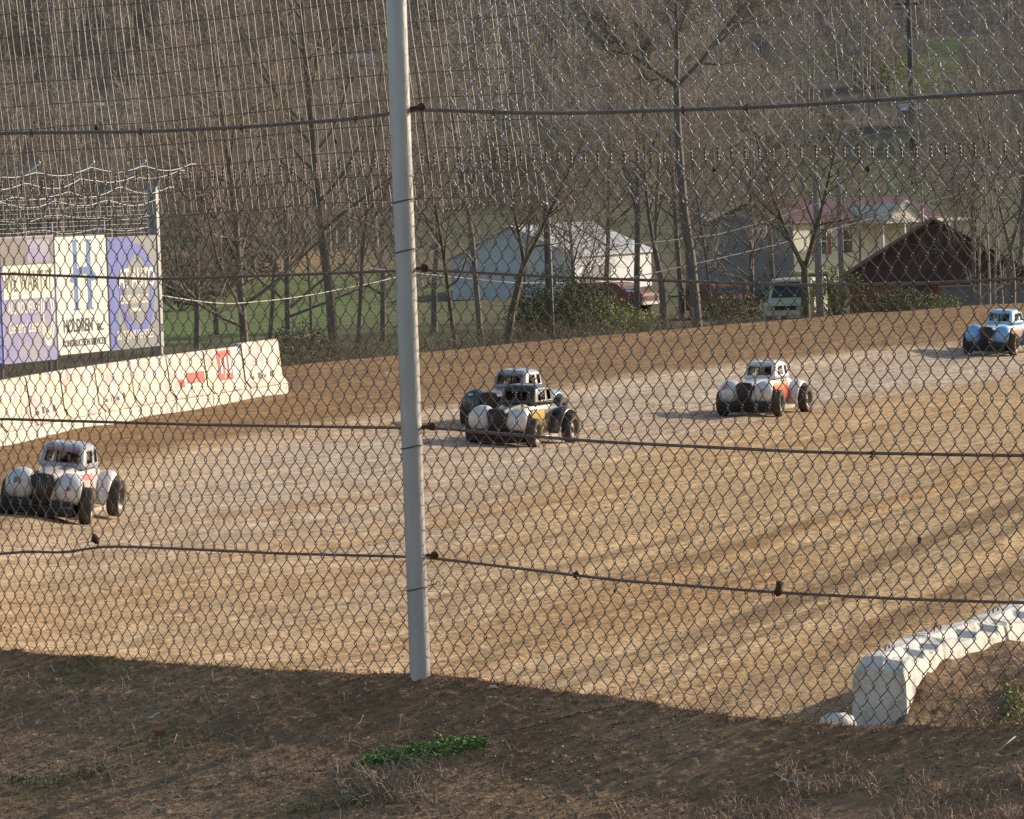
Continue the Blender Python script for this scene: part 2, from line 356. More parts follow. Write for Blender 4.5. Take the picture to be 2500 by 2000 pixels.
# twisted ends along the top edge
tw = []
for i_, m_ in enumerate(ms):
    if m_ % 2 == 0: continue
    b = (X[i_, 0]+.0015, Zk[i_, 0]) if ((0+m_) % 2) else (X[i_, 0], Zk[i_, 0])
    for ph in (0, math.pi):
        q = [(b[0]+.0022*math.cos(ph+k*1.9), b[1]+.002+.0065*k, .0022*math.sin(ph+k*1.9)) for k in range(6)]
        tw.append(fpt(*np.array(q).T))
V, Q = merge([VQ1, ntubes(np.array(tw), .0022, 4)]); flink('chain_link', V, Q, m_rust)
# upper chain link, right of the post
zt2 = lambda u: .55+1.0+u*0
uR = fpix(1105, 300)[0]
A2, X2, Z2, m2 = chainlink(uR, 6.3, zt2, 41, .0595, .079, -.02, .0018, 202, jit=.006)
V, Q = ntubes(A2, .0018, 5); flink('upper_chain_link', V, Q, m_galv)
# woven wire, left and a little past the post
r1 = np.random.default_rng(5); zz = np.arange(-.02, 1.6, .072)
vw = []; u1 = fpix(1290, 250)[0]
for u_ in np.arange(-1.9, u1, .0355):
    kx = np.cumsum(r1.normal(0, .0012, len(zz)))
    vw.append(fpt(u_-.13*(zz-.3)+kx+r1.normal(0, .003)+.01*fbm(u_*1.5+zz*0, zz*2, 2, 6), zz, -.035+r1.normal(0, .001, len(zz))))
V, Q = ntubes(np.array(vw), .0014, 4); flink('woven_wire', V, Q, m_woven)
hw_ = []
uu = np.linspace(-1.95, u1, 120)
for z_ in zz:
    hw_.append(fpt(uu, z_+.05*fbm(uu*.6, uu*0+.3, 2, 12)+.004*fbm(uu*9, uu*0+z_*7, 2, 13)+.015*(uu-1), -.032))
V, Q = ntubes(np.array(hw_), .0011, 4); flink('cross_wire', V, Q, m_thin)
# post
up_, zp_ = fpix(1026, 1650, .036)
pm = MB(); n = 20
pm.lathe([(0, 0), (0, .0285), (.01, .0295), (3.2, .0295), (3.205, .028), (3.21, 0)], 28, 'z')
pb = fpt(up_, -1.62, .036)
post = pm.build('post', m_post, fence, loc=Vector(pb)-FL)
# cables
def cable(name, pix, d, r, m, ext=1.2):
    q = [fpix(a, b, d) for a, b in pix]; q = [(q[0][0]-ext, q[0][1]-.02)]+q+[(q[-1][0]+ext, q[-1][1]+.03)]
    us_ = np.linspace(q[0][0], q[-1][0], 90); qu = np.array([a for a, _ in q]); qz = np.array([b for _, b in q])
    z_ = np.interp(us_, qu, qz); z_ = np.convolve(np.pad(z_, 1, 'edge'), [.25, .5, .25], 'valid')
    V, Q = ntubes(fpt(us_, z_, d)[None], r, 8)
    return flink(name, V, Q, m)
cable('cable', [(0, 325), (345, 322), (590, 311), (870, 290), (965, 275), (1018, 267), (1230, 275), (1400, 277), (1680, 268), (1900, 260), (2500, 223)], .004, .0055, m_cable)
cable('cable', [(0, 668), (380, 682), (700, 672), (985, 661), (1026, 659), (1200, 668), (1391, 678), (1971, 697), (2250, 692), (2500, 680)], -.008, .0041, m_cable2)
cable('cable', [(0, 1023), (510, 1038), (986, 1045), (1049, 1044), (1450, 1078), (1971, 1104), (2500, 1113)], -.008, .0044, m_cable2)
cable('cable', [(0, 1354), (70, 1345), (162, 1352), (232, 1334), (348, 1336), (696, 1352), (990, 1359), (1049, 1362), (1507, 1417), (1900, 1447), (2203, 1463), (2500, 1472)], -.008, .0041, m_cable2)
for (px, py) in ((1020, 262), (1028, 655), (1046, 1042), (1052, 1356)):
    b = MB(); c = Vector(fpt(*fpix(px+6, py, .01), .01))-FL
    R3 = [(c.x+.010*math.cos(a_)*.7+.005, c.y-.010*math.cos(a_)*.7, c.z+.009*math.sin(a_)) for a_ in np.linspace(0, 2*math.pi, 11)]
    b.tube(R3, .0035, 6, cap=False); b.tube([c+Vector((-.05, .05, 0)), c+Vector((.008, -.008, 0))], .005, 6); b.lathe([(-.006, .011), (.006, .011)], 6, 'x', c)
    b.build('eye_bolt', m_rusty, fence)
for py in (490, 612, 1090, 1435):
    u_, z_ = fpix(990, py, .036); z_ -= 0
    a_ = np.linspace(0, 2*math.pi, 17); cx = Vector(fpt(up_, z_, .036))
    pts = [Vector((cx.x+.0325*math.cos(t), cx.y+.0325*math.sin(t), cx.z+.006*math.cos(t))) - FL for t in a_]
    b = MB(); b.tube(pts, .0018, 5, cap=False)
    e = pts[0]; b.tube([e, e+Vector((.02, 0, .004)), e+Vector((.028, -.006, .014)), e+Vector((.034, .004, .006))], .0018, 5)
    b.build('tie_wire', m_thin, fence)
# wire clips on the cables
for (px, py, mm) in ((78, 324, m_rusty), (345, 322, m_rusty), (591, 311, m_rusty), (869, 291, m_rusty), (1206, 275, m_rusty), (1668, 269, m_rusty), (1823, 263, m_rusty), (1230, 278, m_galv), (1405, 1404, m_rusty), (2128, 1110, m_rusty)):
    u_, z_ = fpix(px, py, .004); c = Vector(fpt(u_, z_, .004))-FL
    b = MB(); b.tube([c+Vector((.006*math.sin(k*2.1), -.009*math.cos(k*2.1), -.013+.0035*k)) for k in range(8)], .0022, 5); b.build('wire_clip', mm, fence)
# bits of leaf and twig caught in the mesh
m_leaf = mat('dead_leaf', (.12, .06, .035), (.06, .03, .02), 80, rough=.9)
for k_, (px, py, s) in enumerate(((232, 1316, .02), (1903, 1437, .026), (820, 345, .008), (236, 310, .012), (1745, 415, .01), (2120, 412, .012), (2245, 1318, .012), (1500, 1443, .008), (1410, 1400, .01))):
    c = Vector(fpt(*fpix(px, py, .006), .006)); rr_ = random.Random(k_)
    b = MB(); vs = []; nn = 9
    for i_ in range(nn):
        a_ = 2*math.pi*i_/nn; rad = s*(.5+.6*rr_.random()); vs.append((rad*math.cos(a_)*.7, rr_.uniform(-.3, .3)*s, rad*math.sin(a_)))
    vs += [(0, -.35*s, 0), (0, .35*s, 0)]
    fs = [(i_, (i_+1) % nn, nn) for i_ in range(nn)]+[((i_+1) % nn, i_, nn+1) for i_ in range(nn)]
    lo = b.add(vs, fs).build('dead_leaf', m_leaf, loc=c)
    lab = ['dark leaf caught in the chain link over the front of the left car', 'big brown leaf clump hanging on the lowest cable right of the post', 'tiny brown leaf in the woven wire just left of the post',
           'pale brown leaf stuck in the woven wire under the top cable', 'rust brown leaf at the mesh edge above the grey house', 'brown leaf near the fence edge above the maroon roof', 'small dark leaf in the mesh at far right above the clay', 'small leaf on the mesh just below the lowest cable in the middle', 'brown leaf on the lowest cable between post and big leaf clump'][k_]
    tag(lo, lab, 'leaf', 'leaves caught in the fence')

# ---------------------------------------------------------------- concrete barriers
m_conc = mat('whitewashed_concrete', (.76, .72, .65), (.28, .25, .21), 3.2, rough=.9, bump=1, bscale=22, ramp=(.47, .74), detail=10)
m_ads = mat('sun_bleached_banner', (.82, .78, .68), (.72, .66, .56), 3, rough=.6, ramp=(.3, .7))
# near run of blocks (right)
path = [(2165, 1688, 45.0), (2330, 1602, 49.5), (2520, 1530, 54.0), (2720, 1470, 59.0), (2950, 1415, 65.0)]
top = lambda t: None
bl_pts = []
pts = []
for px_, Zb in ((2124, 45.0), (2226, 46.9), (2384, 48.6), (2504, 50.6), (2600, 52.2), (2720, 54.0)): pts.append(np.array([(px_-1250)/F*Zb, Zb, CAMZ-4.18]))
names = ['white concrete block with a flat end facing the fence, nearest of the barrier', 'second concrete block of the right barrier with a notched dirty top', 'third concrete block of the right barrier with peeling white paint', 'fourth concrete block of the right barrier running to the photo edge', 'fifth concrete block of the right barrier beyond the photo edge']
for k_ in range(5):
    a_, b_ = pts[k_], pts[k_+1]; rr_ = random.Random(40+k_)
    d_ = np.array([b_[0]-a_[0], b_[1]-a_[1]]); L = float(np.hypot(*d_)); ang_ = math.atan2(d_[1], d_[0])-math.pi/2
    zt = float(a_[2]) ; zb = min(float(Htrack(a_[0], a_[1])), float(Htrack(b_[0], b_[1])))-.15
    hh = .80; root = empty('barrier_block', (a_[0], a_[1], zt-hh), ang_, names[k_], 'barrier', 'concrete blocks of the right barrier')
    root.rotation_euler = (math.atan2(b_[2]-a_[2], L), 0, ang_)
    # profile: wide foot, chamfered head; a lower notch on the inner side of the head
    def ring(y, notch, lift=0):
        j = lambda s=.010: rr_.uniform(-s, s)
        T_ = hh-lift; e_ = .055*notch
        return [(-.25, y, -.45), (.25, y, -.45), (.245, y, T_-.15), (.225+j(), y, T_-.045-e_+j()), (.07+j(.02), y, T_-.02-e_+j()), (.02+j(.02), y, T_+j()), (-.15+j(), y, T_+j()), (-.235, y, T_-.11+j()), (-.25, y, .25)]
    ys_ = [0, .13, .15, .34, .40, L*.50, L*.54, L*.62, L*.68, L*.84, L*.88, L-.07]; nt_ = [0, 0, 0, 0, 1, 1, .1, .1, 1, 1, .1, .1]; lf_ = [.10 if k_ == 0 else .03]+[0]*11
    b = MB(); b.loft([ring(y, n_i, l_i) for y, n_i, l_i in zip(ys_, nt_, lf_)]); b.build('block', m_conc, root, smooth=False, mods=(('BEVEL', dict(width=.008, segments=1, limit_method='ANGLE')),))
    b = MB(); b.tube([(-.06, L*.33, hh-.005), (-.06, L*.33, hh+.03), (-.06, L*.38, hh+.045), (-.06, L*.43, hh+.03), (-.06, L*.43, hh-.005)], .008, 6); b.build('lifting_loop', m_rusty, root)
st = hit(2050, 1752, 20); b = MB(); rr_ = random.Random(3)
rings = []
for i_, (f_, z_) in enumerate(((1, -.1), (1.02, .02), (.8, .11), (.45, .15))):
    rings.append([(f_*.17*math.cos(t)*(1+.15*math.sin(3*t)), f_*.13*math.sin(t), z_+.01*math.sin(5*t+i_)) for t in np.linspace(0, 2*math.pi, 15)[:-1]])
p0 = P(2045, 1758, 44.6); so_ = b.loft(rings).build('stone', m_conc, loc=(p0[0], p0[1], p0[2]-.09)); tag(so_, 'pale rounded lump of concrete lying at the foot of the nearest barrier block', 'stone')
# long white wall with faded advertising (left)
Rw = 120.75; wall_a0 = math.atan2(105-CY, -4.75-CX) % (2*math.pi); nblk = 10; Lb = 2.44
def ad_mat(k):
    m = bpy.data.materials.new('faded_banner'); m.use_nodes = True; nt = m.node_tree; b = nt.nodes['Principled BSDF']; b.inputs['Roughness'].default_value = .6
    tc = nt.nodes.new('ShaderNodeTexCoord'); mp = nt.nodes.new('ShaderNodeMapping'); mp.inputs['Location'].default_value = (k*7.3, k*3.1, 0); mp.inputs['Scale'].default_value = (1, 1, 1)
    nt.links.new(tc.outputs['UV'], mp.inputs[0]); last = None
    base = (.80, .74, .62, 1)
    cols = [((.62, .30, .25, 1), 3.2, .50), ((.38, .37, .35, 1), 5.5, .53), ((.74, .62, .38, 1), 2.6, .54), ((.20, .20, .21, 1), 9, .57)]
    prev = None
    for i_, (c_, s_, th) in enumerate(cols):
        v = nt.nodes.new('ShaderNodeTexVoronoi') if i_ % 2 == 0 else nt.nodes.new('ShaderNodeTexNoise'); v.inputs['Scale'].default_value = s_
        mm = nt.nodes.new('ShaderNodeMapping'); mm.inputs['Location'].default_value = (i_*5.1, i_*2.7, 0); mm.inputs['Scale'].default_value = (2.2, 1, 1) if i_ % 2 else (1, 1.4, 1)
        mm.inputs['Rotation'].default_value = (0, 0, .5*(i_ % 2)); nt.links.new(mp.outputs[0], mm.inputs[0]); nt.links.new(mm.outputs[0], v.inputs['Vector'])
        r = nt.nodes.new('ShaderNodeValToRGB'); r.color_ramp.elements[0].position = th; r.color_ramp.elements[1].position = th+.03
        r.color_ramp.elements[0].color = (0, 0, 0, 1); r.color_ramp.elements[1].color = (.92, .92, .92, 1)
        nt.links.new(v.outputs[0] if i_ % 2 == 0 else v.outputs['Fac'], r.inputs[0])
        mx = nt.nodes.new('ShaderNodeMix'); mx.data_type = 'RGBA'; nt.links.new(r.outputs[0], mx.inputs[0]); mx.inputs[7].default_value = c_
        if prev is None: mx.inputs[6].default_value = base
        else: nt.links.new(prev, mx.inputs[6])
        prev = mx.outputs[2]
    nt.links.new(prev, b.inputs['Base Color']); return m
ads = [ad_mat(k) for k in range(4)]
m_red = mat('red_paint', (.62, .07, .05), (.45, .06, .05), 6, rough=.5)
m_blk = mat('black_print', (.03, .03, .035), (.06, .06, .06), 6, rough=.6)
m_wht = mat('white_print', (.80, .80, .80), (.68, .68, .68), 6, rough=.5)
wlabels = ['last white wall block at the open end of the far barrier with a torn banner', 'white wall block with the red emblem, second from the open end', 'white wall block with red stripes below grey print, third from the open end', 'white wall block with faded round marks, fourth from the open end']
for k_ in range(nblk):
    a0 = wall_a0+(k_)*Lb/Rw; a1 = wall_a0+(k_+1)*Lb/Rw-.0004
    pA = np.array([CX+Rw*math.cos(a1), CY+Rw*math.sin(a1)]); pB = np.array([CX+Rw*math.cos(a0), CY+Rw*math.sin(a0)])
    d_ = pB-pA; L = float(np.hypot(*d_)); an = math.atan2(d_[1], d_[0])-math.pi/2
    zg = float(Htrack(pA[0], pA[1])); lab = wlabels[k_] if k_ < 4 else ('faded white wall block at the left photo edge behind the left car' if k_ == 7 else f'faded white wall block of the far barrier, %s from the open end' % ['fifth', 'sixth', 'seventh', 'eighth', 'ninth', 'tenth'][k_-4])
    root = empty('wall_block', (pA[0], pA[1], zg-.02), an, lab, 'barrier', 'white wall blocks along the outer edge')
    hh = 1.04 if k_ else 1.10
    prof = [(-.30, -.3), (.30, -.3), (.30, .16), (.17, .34), (.10, hh-.03), (.07, hh), (-.07, hh), (-.10, hh-.03), (-.17, .34), (-.30, .16)]
    b = MB(); b.loft([[(x, y, z) for x, z in prof] for y in (0, L)]).build('concrete_block', m_conc, root, smooth=False, mods=(('BEVEL', dict(width=.02, segments=2, limit_method='ANGLE')),))
    # banner skin on the track side (+x) wrapping the face
    pts2 = [(.305, .20), (.178, .36), (.108, hh-.03), (.072, hh+.006)]
    n_ = 14; vs = []; uvs = []
    for i_ in range(n_+1):
        y = .03+(L-.06)*i_/n_; acc = 0
        for j_, (x, z) in enumerate(pts2):
            acc += .3; vs.append((x+.008+.006*math.sin(i_*1.7+k_+j_), y, z)); uvs.append((y*1.0, z*1.2))
    fs = [(i_*4+j_, (i_+1)*4+j_, (i_+1)*4+j_+1, i_*4+j_+1) for i_ in range(n_) for j_ in range(3)]
    me = npmesh('banner', vs, fs, uv=uvs); link('banner', me, ads[k_ % 4], root)
    def patch(name, y0, y1, z0, z1, m, off=.022, skew=0):
        fx = lambda z: np.interp(z, [.16, .34, hh-.03], [.30, .17, .10])+off
        vs = []; 
        for z in np.linspace(z0, z1, 4):
            for y in (y0, y1): vs.append((fx(z), y+skew*(z-z0), z))
        me = npmesh(name, vs, [(i_*2, i_*2+1, i_*2+3, i_*2+2) for i_ in range(3)], smooth=False); return link(name, me, m, root)
    if k_ == 1:
        patch('red_emblem', .8, 1.7, .42, 1.0, m_red)
        for q in range(3): patch('white_stripe', .92+q*.27, 1.05+q*.27, .55, .88, m_wht, .03, .1)
    if k_ == 2:
        patch('red_stripe', 1.1, 2.3, .45, .66, m_red); patch('red_stripe', .5, .95, .40, .55, m_red)
        for q in range(3): patch('printed_mark', 1.25+q*.33, 1.45+q*.33, .28, .37, m_blk)
    if k_ in (3, 5):
        patch('red_stripe', .5, 1.4, .86, .98, mat('pink_print', (.66, .40, .35), (.7, .55, .48), 9, rough=.6))
    if k_ in (0, 4, 6, 8):
        for q in range(4): patch('printed_mark', .4+q*.4, .58+q*.4, .30+.06*(q % 2), .42+.06*(q % 2), m_blk)

# ---------------------------------------------------------------- roadside sign boards
def text_mesh(name, s, size, m, parent, loc, sx=1, bold=.0, align='CENTER', shear=0, spacing=1):
    cu = bpy.data.curves.new(name, 'FONT'); cu.body = s; cu.size = size; cu.align_x = align; cu.align_y = 'CENTER'; cu.offset = bold; cu.shear = shear; cu.extrude = .002; cu.space_character = spacing
    o = bpy.data.objects.new(name, cu); C.objects.link(o); dg = bpy.context.evaluated_depsgraph_get(); dg.update()
    me = bpy.data.meshes.new_from_object(o.evaluated_get(dg)); bpy.data.objects.remove(o)
    # text lies in local XY -> stand it up: x along board, z up, facing -y
    n = len(me.vertices); co_ = np.empty(n*3, np.float32); me.vertices.foreach_get('co', co_); co_ = co_.reshape(-1, 3)
    out = np.stack([co_[:, 0]*sx, -co_[:, 2]-.004, co_[:, 1]], 1); me.vertices.foreach_set('co', out.ravel()); me.update()
    me.materials.clear(); o = link(name, me, m, parent); o.location = loc; return o
def disc(name, r, m, parent, loc, sx=1, sz=1, inner=0, a0=0, a1=2*math.pi, n=40, y=-.004):
    th = np.linspace(a0, a1, n+1); vs = []
    for t in th: vs += [(r*math.cos(t)*sx, y, r*math.sin(t)*sz), (inner*math.cos(t)*sx, y, inner*math.sin(t)*sz)]
    me = npmesh(name, vs, [(2*i, 2*i+1, 2*i+3, 2*i+2) for i in range(n)], smooth=False); o = link(name, me, m, parent); o.location = loc; return o
def quad(name, x0, x1, z0, z1, m, parent, y=-.004, tx=0):
    me = npmesh(name, [(x0, y, z0), (x1, y, z0), (x1+tx, y, z1), (x0+tx, y, z1)], [(0, 1, 2, 3)], smooth=False); return link(name, me, m, parent)
SY = math.radians(70); sdx, sdy = math.cos(SY), math.sin(SY)
m_white = mat('sign_white', (.80, .79, .74), (.70, .68, .62), 2, rough=.45)
m_purp = mat('faded_purple', (.24, .22, .50), (.34, .32, .40), 1.1, rough=.5, ramp=(.42, .6))
m_blue = mat('sign_blue', (.085, .115, .46), (.14, .19, .50), 2, rough=.45)
m_sblue = mat('logo_blue', (.07, .16, .40), (.09, .19, .44), 3, rough=.5)
m_grey = mat('faded_grey_sign', (.26, .26, .27), (.21, .22, .25), 1.5, rough=.5)
m_cream = mat('cream_print', (.80, .76, .66), (.70, .66, .56), 4, rough=.5)
m_steel = mat('galvanised_pipe', (.42, .44, .46), (.30, .31, .33), 8, rough=.45, metal=.5)
m_wood = mat('grey_timber', (.20, .15, .11), (.12, .09, .07), 6, rough=.9, stretch=(4, 4, .6))
sq = P(0, 580, 99.0); ztop_s = sq[2]
seam = P(132, 580, 99.3)
def board(k, label, base_m, W=2.40, Hh=2.40, drop=0.0):
    x = seam[0]+sdx*2.45*k; y = seam[1]+sdy*2.45*k; pxk = 1250+x/y*F; zt = P(pxk, 579, y)[2]; Hh = zt-P(pxk, {-2: 900, -1: 890, 0: 868, 1: 856}[k], y)[2]; print('board', k, pxk, Hh)
    root = empty('sign_board', (x, y, zt-Hh-drop), SY, label, 'sign', 'advertising boards behind the far wall')
    MB().box(0.01, W-.01, 0, .03, 0, Hh).build('panel', base_m, root, smooth=False)
    b = MB(); b.box(.1, W-.1, .031, .09, .25, .34).box(.1, W-.1, .031, .09, Hh-.4, Hh-.31); b.build('batten', m_wood, root, smooth=False)
    return root, Hh
rt, H0 = board(0, 'white board with tall blue letter H and HOLDREN inc. lettering', m_white)
for (xx_, nm) in ((.92, 'letter_stem'), (1.55, 'letter_stem')):
    quad(nm, xx_-.09, xx_+.09, H0*.54, H0-.10, m_sblue, rt); quad(nm, xx_-.09, xx_+.09, H0*.385, H0*.53, m_sblue, rt); quad(nm, xx_-.16, xx_+.16, H0-.11, H0-.07, m_sblue, rt, -.006); quad(nm, xx_-.16, xx_+.16, H0*.37, H0*.385, m_sblue, rt, -.006)
    quad(nm, xx_-.09, xx_+.09, H0*.53, H0*.54, m_sblue, rt)
disc('logo_arch', .62, m_sblue, rt, (1.30, 0, H0*.59), sx=1.05, sz=.55, inner=.36, a0=.25, a1=math.pi-.15, y=-.007)
text_mesh('lettering', 'HOLDREN', .36, m_blk, rt, (.95, 0, H0*.235), sx=.82, bold=.008); text_mesh('lettering', 'inc.', .30, m_blk, rt, (1.98, 0, H0*.225), sx=.8, bold=.004)
text_mesh('lettering', 'CONSTRUCTION SERVICES', .185, m_blk, rt, (1.2, 0, H0*.09), sx=.88, bold=.003)
quad('panel_seam', 1.195, 1.202, 0.0, H0, m_grey, rt, -.002)
rt, H0 = board(1, 'blue and grey board with circle logo and AT AUTO CRUSHING lettering', m_grey, drop=0)
quad('blue_band', .02, .42, .02, H0-.02, m_blue, rt, -.003); quad('blue_band', .42, 1.25, H0*.66, H0-.02, m_blue, rt, -.003)
disc('circle_logo', .92, m_blue, rt, (1.36, 0, H0*.52), sx=.95, sz=1.02, inner=.70, y=-.006)
disc('circle_logo', .60, m_grey, rt, (1.36, 0, H0*.52), sx=.95, sz=1.15, y=-.007)
text_mesh('lettering', 'AT AUTO', .52, m_cream, rt, (1.36, -.006, H0*.62), sx=.78, bold=.014)
text_mesh('lettering', 'CRUSHING LLC', .24, m_cream, rt, (1.2, -.006, H0*.435), sx=.82, bold=.006)
quad('number_strip', 1.05, 1.5, H0*.33, H0*.36, m_cream, rt, -.008)
text_mesh('lettering', 'BUYS JUNK VEHICLES', .24, m_cream, rt, (1.2, -.004, H0*.12), sx=.78, bold=.006)
rt, H0 = board(-1, 'purple board with big white block letters and a drawn tyre', m_purp)
quad('brown_band', .0+.02, 2.38, H0*.73, H0-.03, mat('faded_brown', (.17, .14, .15), (.21, .19, .18), 2, rough=.5), rt, -.003)
quad('purple_patch', 1.2, 2.2, H0*.79, H0*.97, m_purp, rt, -.005)
quad('letter_panel', .1, 2.36, H0*.505, H0*.77, m_cream, rt, -.004)
text_mesh('lettering', 'WE WANT IT', .56, mat('olive_print', (.20, .20, .13)), rt, (1.22, -.003, H0*.635), sx=.62, bold=.004)
text_mesh('lettering', 'ALL ROOFING', .30, m_cream, rt, (.95, 0, H0*.43), sx=.74, bold=.008, shear=.1)
text_mesh('lettering', 'General Leasing', .34, m_cream, rt, (1.05, 0, H0*.28), sx=.74, bold=.004, shear=.35)
disc('tyre_drawing', .62, m_cream, rt, (2.02, 0, H0*.37), sx=.50, sz=1, inner=.52, y=-.006); disc('tyre_drawing', .46, m_cream, rt, (2.02, 0, H0*.37), sx=.50, sz=1, inner=.34, y=-.006)
rt, Hh = board(-2, 'blue board cut off by the left photo edge beside the purple board', m_blue)
# fence carrying the boards
cf = empty('catch_fence', (seam[0], seam[1], seam[2]-2.6), SY, 'galvanised catch fence with leaning barbed wire arms behind the sign boards', 'fence')
for k_ in range(-4, 4):
    xo = k_*2.45-.1
    if k_ < 3:
        b = MB(); b.tube([(xo, .15, -1.4), (xo, .15, 3.1), (xo+.05, -.15, 3.5), (xo+.12, -.9, 4.05)] if k_ < 2 else [(xo, .15, -1.4), (xo, .15, 3.5)], .035, 8); b.build('post', m_steel, cf)
        b = MB(); b.tube([(xo+.35, .17, -1.2), (xo+.35, .17, 2.9)], .03, 8); b.build('brace', m_wood if k_ == 2 else m_steel, cf)
b = MB().box(4.93, 5.06, .0, .13, -1.3, 3.55); b.build('timber_post', m_steel, cf, smooth=False)
rw_ = np.random.default_rng(9); L0 = np.linspace(-10, 4.95, 60)
for k_, (yy_, z_) in enumerate(((-.9, 4.02), (-.65, 3.80), (-.4, 3.58), (-.1, 3.30), (.1, 3.0), (.12, 2.75), (.12, -.35))):
    zz_ = z_-.12*np.abs(np.sin(np.pi*(L0+.1)/2.45))*(1 if k_ < 4 else .5) + np.interp(L0, L0[::6], rw_.normal(0, .04, 10)) - .02*(4.95-L0)*(1 if k_ < 3 else 0)
    V, Q = ntubes(np.stack([L0, np.full(60, yy_), zz_], -1)[None], .008 if k_ < 4 else .006, 5); link('barbed_wire', npmesh('barbed_wire', V, Q), m_galv if k_ > 3 else mat('bright_wire', (.60, .57, .52), rough=.5, metal=.1), cf)
vv = []
for x_ in np.arange(-10, 5.0, .16): vv.append([(x_, .13, 2.3), (x_+.02, .13, 3.45)])
for x_ in np.arange(-10, 5.0, .16): vv.append([(x_, -.0, 3.45), (x_+.02, -.85, 4.0)])
V, Q = ntubes(np.array(vv), .004, 4); hz_ = [[(-10, .13, z_), (4.95, .13, z_)] for z_ in np.arange(2.35, 3.5, .09)]; V2, Q2 = ntubes(np.array(hz_), .004, 4)
V, Q = merge([(V, Q), (V2, Q2)]); link('mesh_panel', npmesh('mesh_panel', V, Q), m_steel, cf)
# ---------------------------------------------------------------- race cars
def paint(name, c, c2=None, rough=.32):
    m = mat(name, c, c2 or tuple(x*.8+.02 for x in c), 3.5, rough=rough, coat=.3, ramp=(.45, .8), detail=8)
    nt = m.node_tree; b = nt.nodes['Principled BSDF']; src = b.inputs['Base Color'].links[0].from_socket   # clay dust, thick near the sills
    tc = nt.nodes.new('ShaderNodeTexCoord'); sp = nt.nodes.new('ShaderNodeSeparateXYZ'); nt.links.new(tc.outputs['Object'], sp.inputs[0])
    mr = nt.nodes.new('ShaderNodeMapRange'); mr.inputs[1].default_value = .15; mr.inputs[2].default_value = .95; mr.inputs[3].default_value = .36; mr.inputs[4].default_value = 0; nt.links.new(sp.outputs['Z'], mr.inputs[0])
    n = nt.nodes.new('ShaderNodeTexNoise'); n.inputs['Scale'].default_value = 9; n.inputs['Detail'].default_value = 8; n.inputs['Roughness'].default_value = .75; nt.links.new(tc.outputs['Object'], n.inputs['Vector'])
    ad = nt.nodes.new('ShaderNodeMath'); ad.operation = 'ADD'; nt.links.new(mr.outputs[0], ad.inputs[0]); nt.links.new(n.outputs['Fac'], ad.inputs[1])
    r = nt.nodes.new('ShaderNodeValToRGB'); r.color_ramp.elements[0].position = .66; r.color_ramp.elements[1].position = .98; r.color_ramp.elements[1].color = (.75, .75, .75, 1); nt.links.new(ad.outputs[0], r.inputs[0])
    mx = nt.nodes.new('ShaderNodeMix'); mx.data_type = 'RGBA'; nt.links.new(r.outputs[0], mx.inputs[0]); nt.links.new(src, mx.inputs[6]); mx.inputs[7].default_value = (.36, .26, .17, 1); nt.links.new(mx.outputs[2], b.inputs['Base Color'])
    return m
m_tyre = mat('dusty_tyre', (.035, .03, .028), (.10, .08, .06), 9, rough=.9)
m_rim = mat('dark_rim', (.06, .055, .05), (.16, .13, .10), 8, rough=.5, metal=.5)
m_side = mat('dusty_sidewall', (.20, .16, .12), (.10, .08, .065), 9, rough=.9)
m_black = mat('black_plastic', (.018, .017, .016), (.04, .035, .03), 6, rough=.6)
m_chrome = mat('bare_steel', (.45, .45, .45), (.3, .28, .25), 9, rough=.35, metal=.9)
SEC = [(-1.34, .12, .36, .64), (-1.28, .15, .33, .70), (-1.1, .19, .30, .745), (-.8, .25, .28, .79), (-.5, .32, .24, .825), (-.34, .37, .20, .845), (0, .40, .16, .85), (.5, .40, .16, .85), (.85, .375, .18, .82), (1.15, .33, .22, .72), (1.35, .27, .27, .58), (1.45, .20, .32, .46)]
def sec(y):
    ys_ = [s[0] for s in SEC]; return [float(np.interp(y, ys_, [s[i] for s in SEC])) for i in (1, 2, 3)]
def bring(y, n=32, grow=0, a0=0, a1=2*math.pi, full=True):
    hw, zb, zt = sec(y); cz = (zb+zt)/2; hz = (zt-zb)/2; out = []
    for k in range(n if full else n+1):
        a = a0+(a1-a0)*k/n; c, s = math.cos(a), math.sin(a); e = 2/3.4
        out.append((math.copysign(abs(c)**e, c)*(hw+grow), y, cz+math.copysign(abs(s)**e, s)*(hz+grow)))
    return out
def skin(y0, y1, a0, a1, grow=.006, ny=8, na=5):
    b = MB(); R = [bring(y0+(y1-y0)*i/ny, na, grow, math.radians(a0), math.radians(a1), False) for i in range(ny+1)]
    vs = [v for r in R for v in r]; n = na+1
    return b.add(vs, [(i*n+k, i*n+k+1, (i+1)*n+k+1, (i+1)*n+k) for i in range(ny) for k in range(na)])
def fender(prof, cx, side):
    R = []
    for i, (y, z, w_, bu) in enumerate(prof):
        a = prof[max(i-1, 0)]; c = prof[min(i+1, len(prof)-1)]; ty, tz = c[0]-a[0], c[1]-a[1]; l = math.hypot(ty, tz); ny, nz = -tz/l, ty/l
        if i == 0: pass
        # outward = away from the arch centre
        cyy, czz = prof[len(prof)//2][0]*.5+prof[0][0]*.5+.25, .25
        if (ny*(y-cyy)+nz*(z-czz)) < 0: ny, nz = -ny, -nz
        r = []
        for k in range(11):
            t = -1+2*k/10; off = bu*(math.sqrt(max(0, 1-t*t*.97))-1)
            r.append((side*(cx+t*w_), y+ny*off, z+nz*off))
        R.append(r)
    n = 11; vs = [v for r in R for v in r]
    return MB().add(vs, [(i*n+k, i*n+k+1, (i+1)*n+k+1, (i+1)*n+k) for i in range(len(R)-1) for k in range(n-1)])
